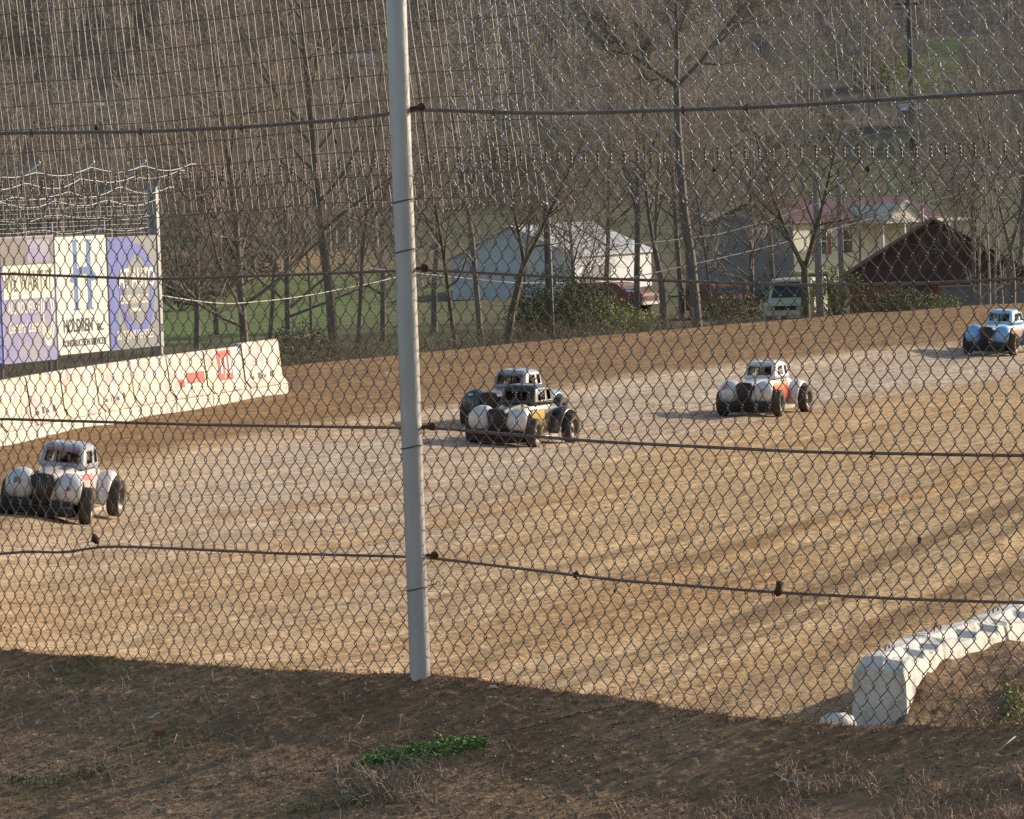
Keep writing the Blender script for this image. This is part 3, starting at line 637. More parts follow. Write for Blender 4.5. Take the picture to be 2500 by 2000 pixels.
FF = [(-1.06, .30, .13, .04), (-1.24, .31, .18, .07), (-1.33, .40, .215, .10), (-1.36, .54, .225, .12), (-1.32, .66, .225, .13), (-1.22, .755, .215, .13), (-1.06, .80, .19, .12), (-.90, .76, .16, .11), (-.72, .66, .14, .09), (-.56, .50, .12, .07), (-.44, .34, .10, .05), (-.36, .22, .09, .03)]
RF = [(.44, .20, .12, .03), (.46, .38, .13, .05), (.54, .56, .14, .07), (.70, .70, .145, .09), (.92, .745, .145, .09), (1.14, .70, .14, .09), (1.32, .56, .13, .07), (1.40, .38, .12, .05)]
def cab_rings():
    H_ = [(.80, .385, -.36, .78), (.86, .375, -.34, .76), (.875, .372, -.335, .755), (1.065, .345, -.25, .66), (1.095, .335, -.22, .63), (1.135, .31, -.17, .57), (1.165, .25, -.09, .48), (1.18, .14, .05, .34)]
    out = []
    for z, hx, ya, yb in H_:
        L = yb-ya; hxr = hx*.90; r = []
        for f in (-.80, -.76, 0, .76, .80): r.append((hx*f, ya-.02*(1-f*f), z))                 # 0-4 front
        r += [(hx*.93, ya+.02*L, z), (hx*.99, ya+.07*L, z)]                                       # 5,6
        for f in (.16, .18, .52, .54, .60, .62, .80, .82): r.append((hx, ya+f*L, z))               # 7-14 left side
        r += [(hxr, ya+.93*L, z), (hx*.74, ya+.99*L, z)]                                          # 15,16
        for f in (.55, 0, -.55): r.append((hx*f, yb, z))                                          # 17-19 rear
        r += [(-hx*.74, ya+.99*L, z), (-hxr, ya+.93*L, z)]
        for f in (.82, .80, .62, .60, .54, .52, .18, .16): r.append((-hx, ya+f*L, z))
        r += [(-hx*.99, ya+.07*L, z), (-hx*.93, ya+.02*L, z)]
        out.append(r)
    return out
def cab_skip(i, k):
    if i != 2: return False
    n = 32
    side = k in (8, 12) or (k == 8) or k in (21+1, 21+1) 
    return k in (1, 2) or k in (8, 12) or k in (17, 18) or k in (24, 28)
def make_car(label, cols, pos, yaw, s=1.0, steer=0.15, extra=None, roll=0):
    root = empty('race_car', pos, yaw, label, 'race car', 'vintage coupe dirt race cars on the clay track'); root.scale = (s, s, s); root.rotation_euler = (0, roll, yaw)
    b = MB(); rings = [bring(y) for y in (-1.34, -1.31, -1.28, -1.2, -1.1, -.95, -.8, -.65, -.5, -.34, -.24, 0, .2, .4, .6, .85, 1.0, 1.15, 1.25, 1.35, 1.41, 1.45)]
    b.loft(rings, skip=lambda i, k: 10 <= i <= 13 and 5 <= k <= 10); b.build('body', cols['body'], root)
    b = MB(); b.loft(cab_rings(), cap=False, skip=cab_skip); cr = cab_rings()[-1]; b.add(cr, [tuple(range(len(cr)))])
    b.build('roof', cols['cab'], root, mods=(('SOLIDIFY', dict(thickness=.022, offset=-1)),))
    for z in (1.08,):
        b = MB(); fr = [(-.27, -.255, 1.085), (.27, -.255, 1.085), (.27, -.262, 1.04), (-.27, -.262, 1.04)]
        b.add(fr, [(0, 1, 2, 3)]); b.build('sun_visor', cols.get('visor', m_black), root)
    # roll cage seen through the windows
    b = MB()
    for sx in (-1, 1):
        b.tube([(sx*.31, -.22, .5), (sx*.31, -.18, .9), (sx*.28, -.12, 1.07), (sx*.27, .45, 1.09), (sx*.29, .55, .4)], .018, 6)
    b.tube([(-.27, .45, 1.09), (.27, .45, 1.09)], .018, 6); b.tube([(-.28, -.12, 1.07), (.28, -.12, 1.07)], .018, 6); b.tube([(-.29, .52, .6), (.27, .46, 1.06)], .016, 6)
    b.build('roll_cage', m_black, root)
    b = MB(); b.box(-.16, .2, .42, .50, .35, .93); b.build('seat', m_black, root, mods=(('BEVEL', dict(width=.03, segments=2)),))
    b = MB(); b.box(-.33, .33, -.30, -.16, .62, .87); b.build('dashboard', m_black, root, mods=(('BEVEL', dict(width=.02, segments=2)),))
    # grille shell and engine side openings
    b = MB(); g = [(-1.345, 1.0), (-1.375, .8), (-1.385, .3)]
    gr = []
    for y, k in ((-1.30, 1.06), (-1.36, 1.0), (-1.385, .85)):
        gr.append([(x*k, y, .52+(z-.52)*k) for x, z in ((-.10, .26), (.10, .26), (.13, .40), (.17, .56), (.20, .68), (.15, .735), (0, .75), (-.15, .735), (-.20, .68), (-.17, .56), (-.13, .40))])
    b.loft(gr); gl = b.build('grille', m_black, root)
    b = MB(); [b.tube([(x, -1.39, .36), (x*1.5, -1.385, .72)], .004, 4) for x in (-.06, -.03, 0, .03, .06)]; b.build('grille_bar', cols.get('bar', m_rim), gl)
    skin(-1.22, -.72, -2, 44, .007).build('engine_opening', m_black, root); skin(-1.22, -.72, 182, 136, .007).build('engine_opening', m_black, root)
    for sd in (1, -1):
        fender(FF, .395, sd).build('front_fender', cols['ff'], root, mods=(('SOLIDIFY', dict(thickness=.012, offset=-1)), ('SUBSURF', dict(levels=1, render_levels=1))))
        fender(RF, .475, sd).build('rear_fender', cols['rf'], root, mods=(('SOLIDIFY', dict(thickness=.012, offset=-1)), ('SUBSURF', dict(levels=1, render_levels=1))))
        b = MB(); x0_, x1_ = sorted((sd*.36, sd*.58)); b.box(x0_, x1_, -.42, .50, .13, .165); b.box(*sorted((sd*.565, sd*.585)), -.42, .50, .15, .20); b.build('running_board', cols['board'], root, mods=(('BEVEL', dict(width=.008, segments=2)),))
    for nm, a in (('side_panel', (-.42, .46, -34, 22)), ('side_panel', (-.42, .46, 214, 158))):
        skin(*a, grow=.008).build(nm, cols['side'], root)
    b = MB(); b.tube([(-.50, -1.25, .27), (-.50, -1.42, .26), (-.30, -1.47, .25), (.30, -1.47, .25), (.50, -1.42, .26), (.50, -1.30, .27)], .022, 8)
    b.tube([(-.40, -1.45, .20), (.40, -1.45, .20)], .018, 6); b.build('front_bumper', m_black, root)
    b = MB(); b.box(-.50, .50, -1.30, -.70, .10, .34); b.box(-.56, .56, -1.0, -.86, .18, .34); b.build('front_axle_shade_box', m_black, root, mods=(('BEVEL', dict(width=.02, segments=2)),))  # axle, plus a black box added as the dark shade below the fenders
    b = MB(); b.tube([(-.52, 1.44, .28), (-.4, 1.54, .28), (.4, 1.54, .28), (.52, 1.44, .28)], .022, 8); b.build('rear_bumper', m_black, root)
    for sx, y in ((1, -.93), (-1, -.93), (1, .93), (-1, .93)):
        wroot = bpy.data.objects.new('wheel', None); C.objects.link(wroot); wroot.parent = root; wroot.location = (sx*.64, y, .292); wroot.rotation_euler = (0, 0, steer if y < 0 else 0)
        W = .098
        MB().lathe([(-W*.8, .18), (-W*.98, .22), (-W, .26), (-W*.86, .284), (-W*.5, .292), (W*.5, .292), (W*.86, .284), (W, .26), (W*.98, .22), (W*.8, .18)], 36).build('tyre', m_tyre, wroot)
        MB().lathe([(sx*W*.84, .182), (sx*W*1.005, .222), (sx*W*1.01, .25)], 36).build('sidewall', m_side, wroot)
        b = MB(); b.lathe([(sx*W*.84, .186), (sx*W*.80, .172), (sx*W*.3, .155), (sx*W*.28, .05), (sx*W*.5, .045), (sx*W*.52, 0)], 36); b.lathe([(-sx*W*.84, .186), (-sx*W*.3, .15), (-sx*W*.28, 0)], 36)
        b.build('rim', m_rim, wroot)
    if extra: extra(root)
    return root
def fdot(root, sd, dx, z, r, m, name='number_mark', w=None):
    y = float(np.interp(z, [.42, .54, .66, .75], [-1.335, -1.365, -1.325, -1.225]))
    b = MB(); n = 16
    if w: vs = [(sd*.385+dx-w, y-.008, z-r), (sd*.385+dx+w, y-.008, z-r), (sd*.385+dx+w, y-.004, z+r), (sd*.385+dx-w, y-.004, z+r)]; b.add(vs, [(0, 1, 2, 3)])
    else: b.add([(sd*.385+dx+r*math.cos(2*math.pi*k/n), y-.008, z+r*math.sin(2*math.pi*k/n)) for k in range(n)], [tuple(range(n))])
    b.build(name, m, root, mods=(('SOLIDIFY', dict(thickness=.012)),))
white = paint('race_white', (.72, .72, .74), (.66, .64, .62)); pearl = paint('race_pearl', (.68, .60, .58), (.60, .42, .38)); silver = paint('race_silver', (.40, .41, .45), (.34, .34, .38), .25)
blackp = paint('race_black', (.03, .032, .04), (.07, .06, .05), .25); cream = paint('race_cream', (.62, .55, .34), (.10, .09, .07)); yellow = paint('race_yellow', (.60, .42, .08), (.12, .10, .07))
teal = paint('race_teal', (.02, .07, .10), (.05, .09, .11), .25); dgrey = paint('race_grey', (.16, .17, .20), (.24, .24, .26), .25); redp = paint('race_red', (.72, .10, .04), (.80, .35, .25)); pink = paint('race_pink', (.70, .25, .27), (.72, .45, .45))
lblue = paint('race_light_blue', (.20, .46, .85), (.28, .52, .85)); pblue = paint('race_pale_blue', (.38, .62, .82), (.55, .72, .84)); orange = paint('race_orange', (.55, .32, .28), (.22, .24, .42)); dust = mat('dusty_board', (.62, .52, .38), (.45, .36, .26), 8, rough=.8)
redd = paint('race_deep_red', (.55, .03, .03)); win = mat('tinted_strip', (.35, .06, .08), (.25, .05, .06), 6, rough=.4)
def ex_a(r):
    fdot(r, 1, .04, .56, .034, redd); fdot(r, -1, -.02, .60, .055, dgrey, w=.06)
    skin(-.70, -.36, 60, 84, .007).build('hood_mark', dgrey, r); skin(-.36, .2, 8, 24, .012).build('side_stripe', pink, r)
def ex_d(r):
    fdot(r, 1, .03, .58, .035, redp, w=.05); fdot(r, -1, -.06, .64, .04, redp, w=.055); b = MB().add([(-.02, 0, 1.186), (.2, 0, 1.18), (.2, .42, 1.172), (-.02, .42, 1.184)], [(0, 1, 2, 3)]); b.build('roof_patch', pink, r, mods=(('SOLIDIFY', dict(thickness=.01)),))
    skin(-.74, -.42, 0, 30, .010).build('side_flash', redp, r); skin(-.42, .46, 22, 34, .009).build('pin_stripe', blackp, r)
def ex_b(r):
    skin(-1.2, -.45, 40, 66, .009).build('hood_stripe', cream, r); skin(-.45, .46, 22, 40, .010).build('side_flash', cream, r); skin(-.40, .12, -26, 16, .011).build('side_patch', yellow, r)
def ex_c(r): fdot(r, -1, -.05, .68, .03, pblue, w=.05)
def ex_e(r):
    skin(-.9, -.36, -20, 10, .011).build('flame_patch', redp, r); skin(-.36, .30, 4, 20, .012).build('flame_patch', orange, r); skin(-1.0, -.4, 12, 30, .009).build('side_mark', white, r)
def car_at(px, py, heading, **k):
    g_ = hit(px, py, 35); return g_, heading
def place(px_l, px_r, py, th, Z=None):
    pc = (px_l+px_r)/2; g_ = hit(pc, py, 35)
    return g_
cars = [
 # label, colours, pixel (centre of front wheels' ground contact), yaw deg, extra
 ('white and silver coupe race car at left edge with red dot on its fender', dict(body=pearl, cab=silver, ff=white, rf=white, side=pearl, board=dust, visor=win, bar=m_chrome), (108, 1268), 10, ex_a, .15),
 ('black coupe race car with white front fenders and yellow side patch before the teal one', dict(body=blackp, cab=blackp, ff=white, rf=blackp, side=blackp, board=white), (1228, 1088), 23.5, ex_b, .1),
 ('dark teal and grey coupe race car half hidden behind the black car', dict(body=dgrey, cab=silver, ff=teal, rf=pblue, side=dgrey, board=dust), (1210, 1046), 23, ex_c, .1),
 ('white coupe race car with red fender numbers and red side panel', dict(body=white, cab=white, ff=white, rf=white, side=redp, board=dust), (1832, 1018), 22, ex_d, .1),
 ('light blue coupe race car with orange flames cut off by the right photo edge', dict(body=pblue, cab=pblue, ff=lblue, rf=lblue, side=orange, board=dust), (2418, 868), 25, ex_e, .1)]
car_objs = []; SC = [.91, .97, .97, .97, .97]
for lab, cols_, (px, py), th, ex, st_ in cars:
    g_ = hit(px, py, 35); a = math.radians(th)
    # the pixel is the ground under the front axle's middle; move back by .93 m to the car's centre
    c = np.array([g_[0]+.93*math.sin(a), g_[1]+.93*math.cos(a)]); hz = float(Htrack(*c)); sl_ = (float(Htrack(c[0]+.5, c[1]))-float(Htrack(c[0]-.5, c[1])))
    r_ = make_car(lab, cols_, (c[0], c[1], hz), -a, SC[len(car_objs)], st_, ex, roll=-math.atan(sl_)*.8); car_objs.append(r_); print('car', lab[:20], g_, 'px/m', F/g_[1])
# drivers
def driver(car, label, suit, helmet, visor):
    root = empty('person', (0, 0, 0), 0, label, 'person', 'drivers in the race cars'); root.location = car.location; root.rotation_euler = car.rotation_euler; root.scale = car.scale
    J = [(0, .30, .36), (0, .36, .52), (0, .36, .68), (0, .34, .80), (0, .32, .87), (.0, .31, .94),
         (.17, .33, .78), (.22, .12, .68), (.15, -.08, .80), (-.17, .33, .78), (-.22, .12, .68), (-.15, -.08, .80), (.1, .05, .34), (.13, -.3, .30), (-.1, .05, .34), (-.13, -.3, .30)]
    E = [(0, 1), (1, 2), (2, 3), (3, 4), (4, 5), (3, 6), (6, 7), (7, 8), (3, 9), (9, 10), (10, 11), (0, 12), (12, 13), (0, 14), (14, 15)]
    rad = [.14, .14, .15, .12, .055, .06, .065, .048, .036, .065, .048, .036, .085, .06, .085, .06]
    me = bpy.data.meshes.new('body'); me.from_pydata([(x+.03, y, z) for x, y, z in J], E, []); o = link('body', me, None, root)
    md = o.modifiers.new('s', 'SKIN'); 
    for i, r in enumerate(rad): me.skin_vertices[0].data[i].radius = (r, r)
    me.skin_vertices[0].data[0].use_root = True
    s2 = o.modifiers.new('u', 'SUBSURF'); s2.levels = 1; s2.render_levels = 1
    dg = bpy.context.evaluated_depsgraph_get(); dg.update(); m2 = bpy.data.meshes.new_from_object(o.evaluated_get(dg)); o.modifiers.clear(); o.data = m2; m2.materials.clear(); m2.materials.append(suit)
    b = MB(); R = []
    for f in np.linspace(-1, 1, 11):
        rr_ = math.sqrt(max(.02, 1-f*f)); R.append([(.03+.118*rr_*math.cos(t), .30+.135*rr_*math.sin(t)-.01*f, .955+.125*f) for t in np.linspace(0, 2*math.pi, 21)[:-1]])
    hl = b.loft(R).build('helmet', helmet, root)
    b = MB(); vs = []; n = 10
    for z in (.925, .985):
        for t in np.linspace(math.radians(205), math.radians(335), n): vs.append((.03+.122*math.cos(t), .30+.14*math.sin(t), z))
    b.add(vs, [(i, i+1, n+i+1, n+i) for i in range(n-1)]).build('visor', visor, hl)
    # gloved hands with five fingers closed on the wheel
    b = MB(); 
    for sx in (1, -1):
        c = Vector((.03+sx*.15, -.09, .80)); b.tube([c+Vector((0, .03, -.01)), c, c+Vector((-sx*.01, -.04, .02))], [.03, .036, .03], 8)
        for q in range(4): p = c+Vector((-sx*(.006+.002*q), -.04, -.022+.017*q)); b.tube([p, p+Vector((-sx*.01, -.03, .004)), p+Vector((-sx*.035, -.032, .004)), p+Vector((-sx*.045, -.010, .002))], .0085, 6)
        b.tube([c+Vector((-sx*.02, -.005, .03)), c+Vector((-sx*.04, -.02, .035))], .0095, 6)
    b.build('glove', suit, root)
    b = MB(); b.tube([(.03+.155*math.cos(t), -.115-.05*math.sin(t), .80+.12*math.sin(t)) for t in np.linspace(0, 2*math.pi, 25)], .012, 8, cap=False); b.tube([(.03, -.115, .80), (.03, -.2, .76)], .02, 6); b.tube([(-.12, -.115, .80), (.18, -.115, .80)], .01, 6)
    b.build('steering_wheel', m_black, car)
    return root
s_or = mat('orange_suit', (.65, .26, .10), (.35, .15, .08), 9, rough=.8); s_dk = mat('dark_suit', (.05, .05, .06), (.09, .08, .08), 9, rough=.8); s_rd = mat('red_suit', (.35, .06, .05), (.2, .05, .05), 9, rough=.8)
h_gr = mat('grey_helmet', (.30, .28, .26), (.2, .18, .16), 6, rough=.3); h_bk = mat('black_helmet', (.04, .04, .045), (.07, .06, .05), 6, rough=.3); h_rd = mat('red_helmet', (.40, .05, .05), (.25, .10, .08), 6, rough=.3)
driver(car_objs[0], 'driver in an orange suit and grey helmet inside the white and silver car', s_or, h_gr, m_black)
driver(car_objs[1], 'driver in a dark suit and black helmet inside the black race car', s_dk, h_bk, m_black)
driver(car_objs[2], 'driver in a dark suit and grey helmet inside the teal and grey car', s_dk, h_gr, m_black)
driver(car_objs[3], 'driver in a red suit and red helmet inside the white car with red marks', s_rd, h_rd, m_black)
driver(car_objs[4], 'driver in an orange suit and black helmet inside the light blue car', s_or, h_bk, m_black)

# ---------------------------------------------------------------- buildings
def xf(o, x, y, z, rz): o.location = (x, y, z); o.rotation_euler = (0, 0, rz)
m_siding = mat('white_siding', (.62, .63, .66), (.52, .53, .56), 3, rough=.6); m_tin = mat('tin_roof', (.62, .62, .62), (.48, .47, .46), 1.5, rough=.45, metal=.2, stretch=(1, 4, 1))
m_sidec = mat('cream_siding', (.72, .67, .52), (.62, .58, .47), 1.2, rough=.7); m_mar = mat('maroon_roof', (.11, .025, .035), (.15, .05, .055), 1.5, rough=.5); m_glass = mat('window_glass', (.03, .035, .05), (.08, .08, .09), 2, rough=.1)
m_trim = mat('white_trim', (.72, .70, .64), (.6, .58, .52), 3, rough=.6); m_shut = mat('rust_shutter', (.36, .12, .07), (.28, .10, .07), 6, rough=.7); m_brown = mat('dark_shingles', (.095, .062, .052), (.14, .092, .076), 1.6, rough=.95, bump=.6); m_redw = mat('red_board', (.34, .085, .055), (.24, .075, .055), 1.5, rough=.85, stretch=(4, 4, .3))
m_cblk = mat('grey_block', (.24, .23, .22), (.18, .17, .16), 1.4, rough=.95); m_gsid = mat('grey_siding_and_shade', (.30, .28, .27), (.24, .22, .21), 1, rough=.8)
def gable(name, label, corner, L, W, h, rise, rz, wall_m, roof_m, over=.25, cat='building', foot=1.5):
    """long side along local +x starting at the corner, gable end along local +y; corner on the ground"""
    root = empty(name, corner, rz, label, cat)
    b = MB(); b.add([(0, 0, -foot), (L, 0, -foot), (L, W, -foot), (0, W, -foot), (0, 0, h), (L, 0, h), (L, W, h), (0, W, h), (0, W/2, h+rise), (L, W/2, h+rise)], [(0, 1, 5, 4), (2, 3, 7, 6), (3, 0, 4, 8, 7), (1, 2, 6, 9, 5), (0, 3, 2, 1), (4, 5, 9, 8), (6, 7, 8, 9)])
    b.build('wall', wall_m, root, smooth=False)
    b = MB(); t = .10; sl = rise/(W/2)
    for sgn, y0 in ((1, 0), (-1, W)):
        ya = y0-sgn*over; za = h-over*sl
        b.add([(-over, ya, za+.02), (L+over, ya, za+.02), (L+over, W/2, h+rise+.02), (-over, W/2, h+rise+.02), (-over, ya, za+t), (L+over, ya, za+t), (L+over, W/2, h+rise+t), (-over, W/2, h+rise+t)], [(0, 1, 2, 3), (4, 7, 6, 5), (0, 4, 5, 1), (0, 3, 7, 4), (1, 5, 6, 2)])
    b.build('roof', roof_m, root, smooth=False)
    return root
def window(root, x, z, w_, h_, y=0, shut=None, nx=0):
    b = MB()
    if nx == 0:
        fr = MB(); fr.box(x-.07, x+w_+.07, y-.05, y+.01, z-.07, z).box(x-.07, x+w_+.07, y-.05, y+.01, z+h_, z+h_+.07).box(x-.07, x, y-.05, y+.01, z, z+h_).box(x+w_, x+w_+.07, y-.05, y+.01, z, z+h_).box(x, x+w_, y-.045, y+.01, z+h_/2-.03, z+h_/2+.03)
        f = fr.build('window', m_trim, root, smooth=False); MB().box(x, x+w_, y-.03, y+.005, z, z+h_).build('pane', m_glass, f, smooth=False)
        if shut:
            for xa in (x-.40, x+w_+.10): MB().box(xa, xa+.30, y-.06, y+.01, z-.05, z+h_+.05).build('shutter', shut, root, smooth=False)
    else:
        fr = MB(); fr.box(-.05, .01, x-.07, x+w_+.07, z-.07, z).box(-.05, .01, x-.07, x+w_+.07, z+h_, z+h_+.07).box(-.05, .01, x-.07, x, z, z+h_).box(-.05, .01, x+w_, x+w_+.07, z, z+h_)
        f = fr.build('window', m_trim, root, smooth=False); MB().box(-.03, .005, x, x+w_, z, z+h_).build('pane', m_glass, f, smooth=False)
# white barn: corner between the shaded gable end and the sunlit long side at px 1400
def corner_at(px, py, Z):
    p = P(px, py, Z); return (p[0], p[1], p[2])
c = corner_at(1402, 748, 296); r_ = gable('barn', 'white barn with a pale tin roof among the trees right of the post', c, 13, 7.6, 2.95, 1.75, math.radians(68), m_siding, m_tin)
MB().box(-.06, .02, 2.6, 5.2, 0, 2.4).build('door', m_siding, r_, smooth=False); MB().box(3, 6, -.06, .02, 0, 2.3).build('door', m_gsid, r_, smooth=False)
MB().box(-.05, .02, -.05, .05, 0, 2.9).build('corner_trim', m_trim, r_, smooth=False)
# house
c = corner_at(1940, 668, 270); r_ = gable('house', 'cream house with a maroon roof and rust shutters at right', c, 13.2, 5.4, 2.75, 1.0, math.radians(50), m_sidec, m_mar, over=.35)
MB().add([(-.04, 0, -1.4), (-.04, 5.4, -1.4), (-.04, 5.4, 2.72), (-.04, 2.7, 3.70), (-.04, 0, 2.72), (-.005, 0, -1.4), (-.005, 5.4, -1.4), (-.005, 5.4, 2.72), (-.005, 2.7, 3.70), (-.005, 0, 2.72)], [(4, 3, 2, 1, 0), (5, 6, 7, 8, 9), (0, 1, 6, 5), (1, 2, 7, 6), (2, 3, 8, 7), (3, 4, 9, 8), (4, 0, 5, 9)]).build('end_wall_shade', m_gsid, r_, smooth=False)  # grey skin that paints the shade on the cream end wall
for x_ in (2.0, 4.3): window(r_, x_, .95, .85, 1.35, 0, m_shut if x_ < 4 else None)
window(r_, 10.6, 1.1, .8, 1.0)
MB().box(7.4, 8.3, -.05, .01, 0, 2.05).build('door', m_trim, r_, smooth=False)
b = MB(); b.add([(5.4, -2.2, 2.62), (8.8, -2.2, 2.62), (7.1, -2.2, 3.5), (5.4, 2.4, 2.62), (8.8, 2.4, 2.62), (7.1, 2.4, 3.5)], [(0, 1, 2), (0, 2, 5, 3), (2, 1, 4, 5)]); b.build('porch_gable', m_sidec, r_, smooth=False)
for sgn in (-1, 1):
    b = MB(); b.tube([(7.1+sgn*1.95, -2.27, 2.50), (7.1, -2.27, 3.58)], .10, 4); b.build('barge_board', m_trim, r_, smooth=False)
b = MB(); b.box(5.0, 13.6, -2.2, -.02, 2.45, 2.60); b.build('porch_roof', m_trim, r_, smooth=False)
for x_ in (5.2, 7.2, 9.2, 11.3, 13.4): MB().box(x_-.06, x_+.06, -2.1, -1.98, -.6, 2.45).build('porch_post', m_trim, r_, smooth=False)
b = MB(); b.box(5.0, 13.6, -2.2, -.02, -.7, -.1); b.build('porch_floor', m_brown, r_, smooth=False)
# grey outbuilding left of the house
c = corner_at(1752, 655, 285); gable('outbuilding', 'small grey outbuilding in shade left of the cream house', c, 2.2, 3.4, 2.3, .7, math.radians(30), m_gsid, m_gsid, over=.2)
# dark roofed shed with red boards
c = corner_at(2500, 742, 215); r_ = gable('shed', 'low red board shed with a huge dark brown gable below the house', c, 9.0, 7.3, 1.45, 2.15, math.radians(86), m_redw, m_brown, over=.25)
MB().add([(-.06, -.15, .98), (-.06, 7.45, .98), (-.06, 7.45, 1.40), (-.06, 3.65, 3.62), (-.06, -.15, 1.40), (-.01, -.15, .98), (-.01, 7.45, .98), (-.01, 7.45, 1.40), (-.01, 3.65, 3.62), (-.01, -.15, 1.40)], [(0, 1, 2, 3, 4), (9, 8, 7, 6, 5), (0, 5, 6, 1), (1, 6, 7, 2), (2, 7, 8, 3), (3, 8, 9, 4), (4, 9, 5, 0)]).build('gable_boards', m_brown, r_, smooth=False)
for y_ in (1.4, 3.9): MB().box(-.09, .01, y_, y_+1.3, -1.2, .97).build('door', m_brown, r_, smooth=False)
MB().tube([(-.3, 3.65, 3.72), (-.3, -.3, 1.40)], .03, 4).build('barge_board', m_wood, r_)
c = corner_at(2300, 750, 208); root = empty('block_wall', c, math.radians(8), 'low grey block wall in front of the red shed', 'wall'); b = MB().box(0, 4.2, 0, .3, -1, .75).build('wall', m_cblk, root, smooth=False); MB().box(-.05, 4.25, -.04, .34, .753, .85).build('coping', m_cblk, root, smooth=False)
# distant hillside buildings
c = tuple(hit(852, 190, 420)); CZ1 = c[1]; print('cottage', c); r_ = gable('cottage', 'small white cottage high on the wooded hill left of the post', c, 5.0, 4, 1.7, .8, math.radians(4), m_siding, m_siding); window(r_, 1.2, .6, .8, .8); window(r_, 3, .6, .8, .8)
c = tuple(hit(150, 296, 400)); CZ2 = c[1]; print('trailer', c); r_ = gable('trailer_home', 'long pale trailer home among the trees at upper left', c, 9.6, 3.2, 1.3, .3, math.radians(2), m_trim, m_tin)
for x_ in (1.2, 3.4, 6.1, 8.0): window(r_, x_, .5, .7, .55)
c = tuple(hit(2205, 312, 400)); print('cabin', c); r_ = gable('cabin', 'small grey cabin on the hill at upper right beside a dark trunk', c, 1.8, 2, 1.7, .5, math.radians(10), m_gsid, m_siding); window(r_, .5, .6, .6, .6)

# ---------------------------------------------------------------- vehicles behind the track
m_lime = mat('lime_paint', (.60, .62, .42), (.52, .54, .38), 3, rough=.5); m_lens = mat('orange_lens', (.55, .20, .05), rough=.3); m_truckr = mat('faded_red', (.26, .09, .06), (.20, .10, .08), 4, rough=.7)
def vehicle(label, name, px, py, Z, W, L, Hc, yaw, pm_, hood=.9, cat='van', group=None):
    g_ = on_ground(px, Z); p = P(px, py, Z); root = empty(name, (p[0], p[1], p[2]), yaw, label, cat)
    prof = [(0, .35), (0, .75), (.08, .95), (hood, 1.05), (hood+.55, Hc*.97), (hood+.8, Hc), (L-.15, Hc), (L, Hc-.2), (L, .35)]
    R = []
    for f, ins in ((-1, .0), (-.96, 0), (.96, 0), (1, 0)):
        k = .93 if abs(f) == 1 else 1; R.append([(f*W/2, y if k == 1 else y*.98+.01*L, .35+(z-.35)*k) for y, z in prof])
    b = MB().loft(R); b.build('body', pm_, root, smooth=False, mods=(('BEVEL', dict(width=.04, segments=2, limit_method='ANGLE')),))
    zt_ = Hc*.97; b = MB(); b.add([(-W*.42, hood+.06, 1.12), (W*.42, hood+.06, 1.12), (W*.38, hood+.50, zt_-.1), (-W*.38, hood+.50, zt_-.1)], [(0, 1, 2, 3)])
    for v in range(len(b.V)): b.V[v] = (b.V[v][0], b.V[v][1]-.03, b.V[v][2]+.02)
    b.build('windscreen', m_glass, root)
    for sx in (-1, 1):
        MB().box(*sorted((sx*(W/2+.001), sx*(W/2+.012))), hood+.8, L-.4, 1.1, Hc-.25).build('side_window', m_glass, root, smooth=False)
        MB().lathe([(-.02, .09), (.02, .07)], 14, 'x', (0, 0, 0)).build('headlight', m_lens if cat == 'van' else m_trim, root, loc=(sx*W*.36, -.02, .72)).rotation_euler = (0, 0, math.pi/2)
        for y in (.75, L-.8):
            o = MB().lathe([(-.1, 0), (-.1, .3), (-.07, .34), (.07, .34), (.1, .3), (.1, 0)], 20).build('wheel', m_tyre, root, loc=(sx*(W/2-.08), y, .34))
    MB().box(-W/2-.02, W/2+.02, -.10, .02, .38, .52).build('bumper', m_trim, root, smooth=False)
    MB().box(-W*.28, W*.28, -.03, .0, .62, .8).build('grille', m_black, root, smooth=False)
    return root
vehicle('pale lime green van facing the track beneath the forked tree', 'van', 1916, 792, 222, 1.85, 4.6, 1.95, math.radians(-16), m_lime)
vehicle('rusty red pickup parked left of the lime green van', 'pickup_truck', 1812, 778, 232, 1.8, 4.6, 1.6, math.radians(20), m_truckr, cat='truck')
vehicle('old red truck parked beside the white barn behind the trees', 'old_truck', 1590, 762, 250, 1.8, 4.4, 1.5, math.radians(60), m_truckr, cat='truck')
vehicle('yellow green bus end standing right of the lime van', 'bus', 2000, 778, 240, 1.3, 5, 2.2, math.radians(5), mat('olive_yellow', (.42, .42, .10), (.36, .36, .12), 3, rough=.5), hood=.2, cat='bus')

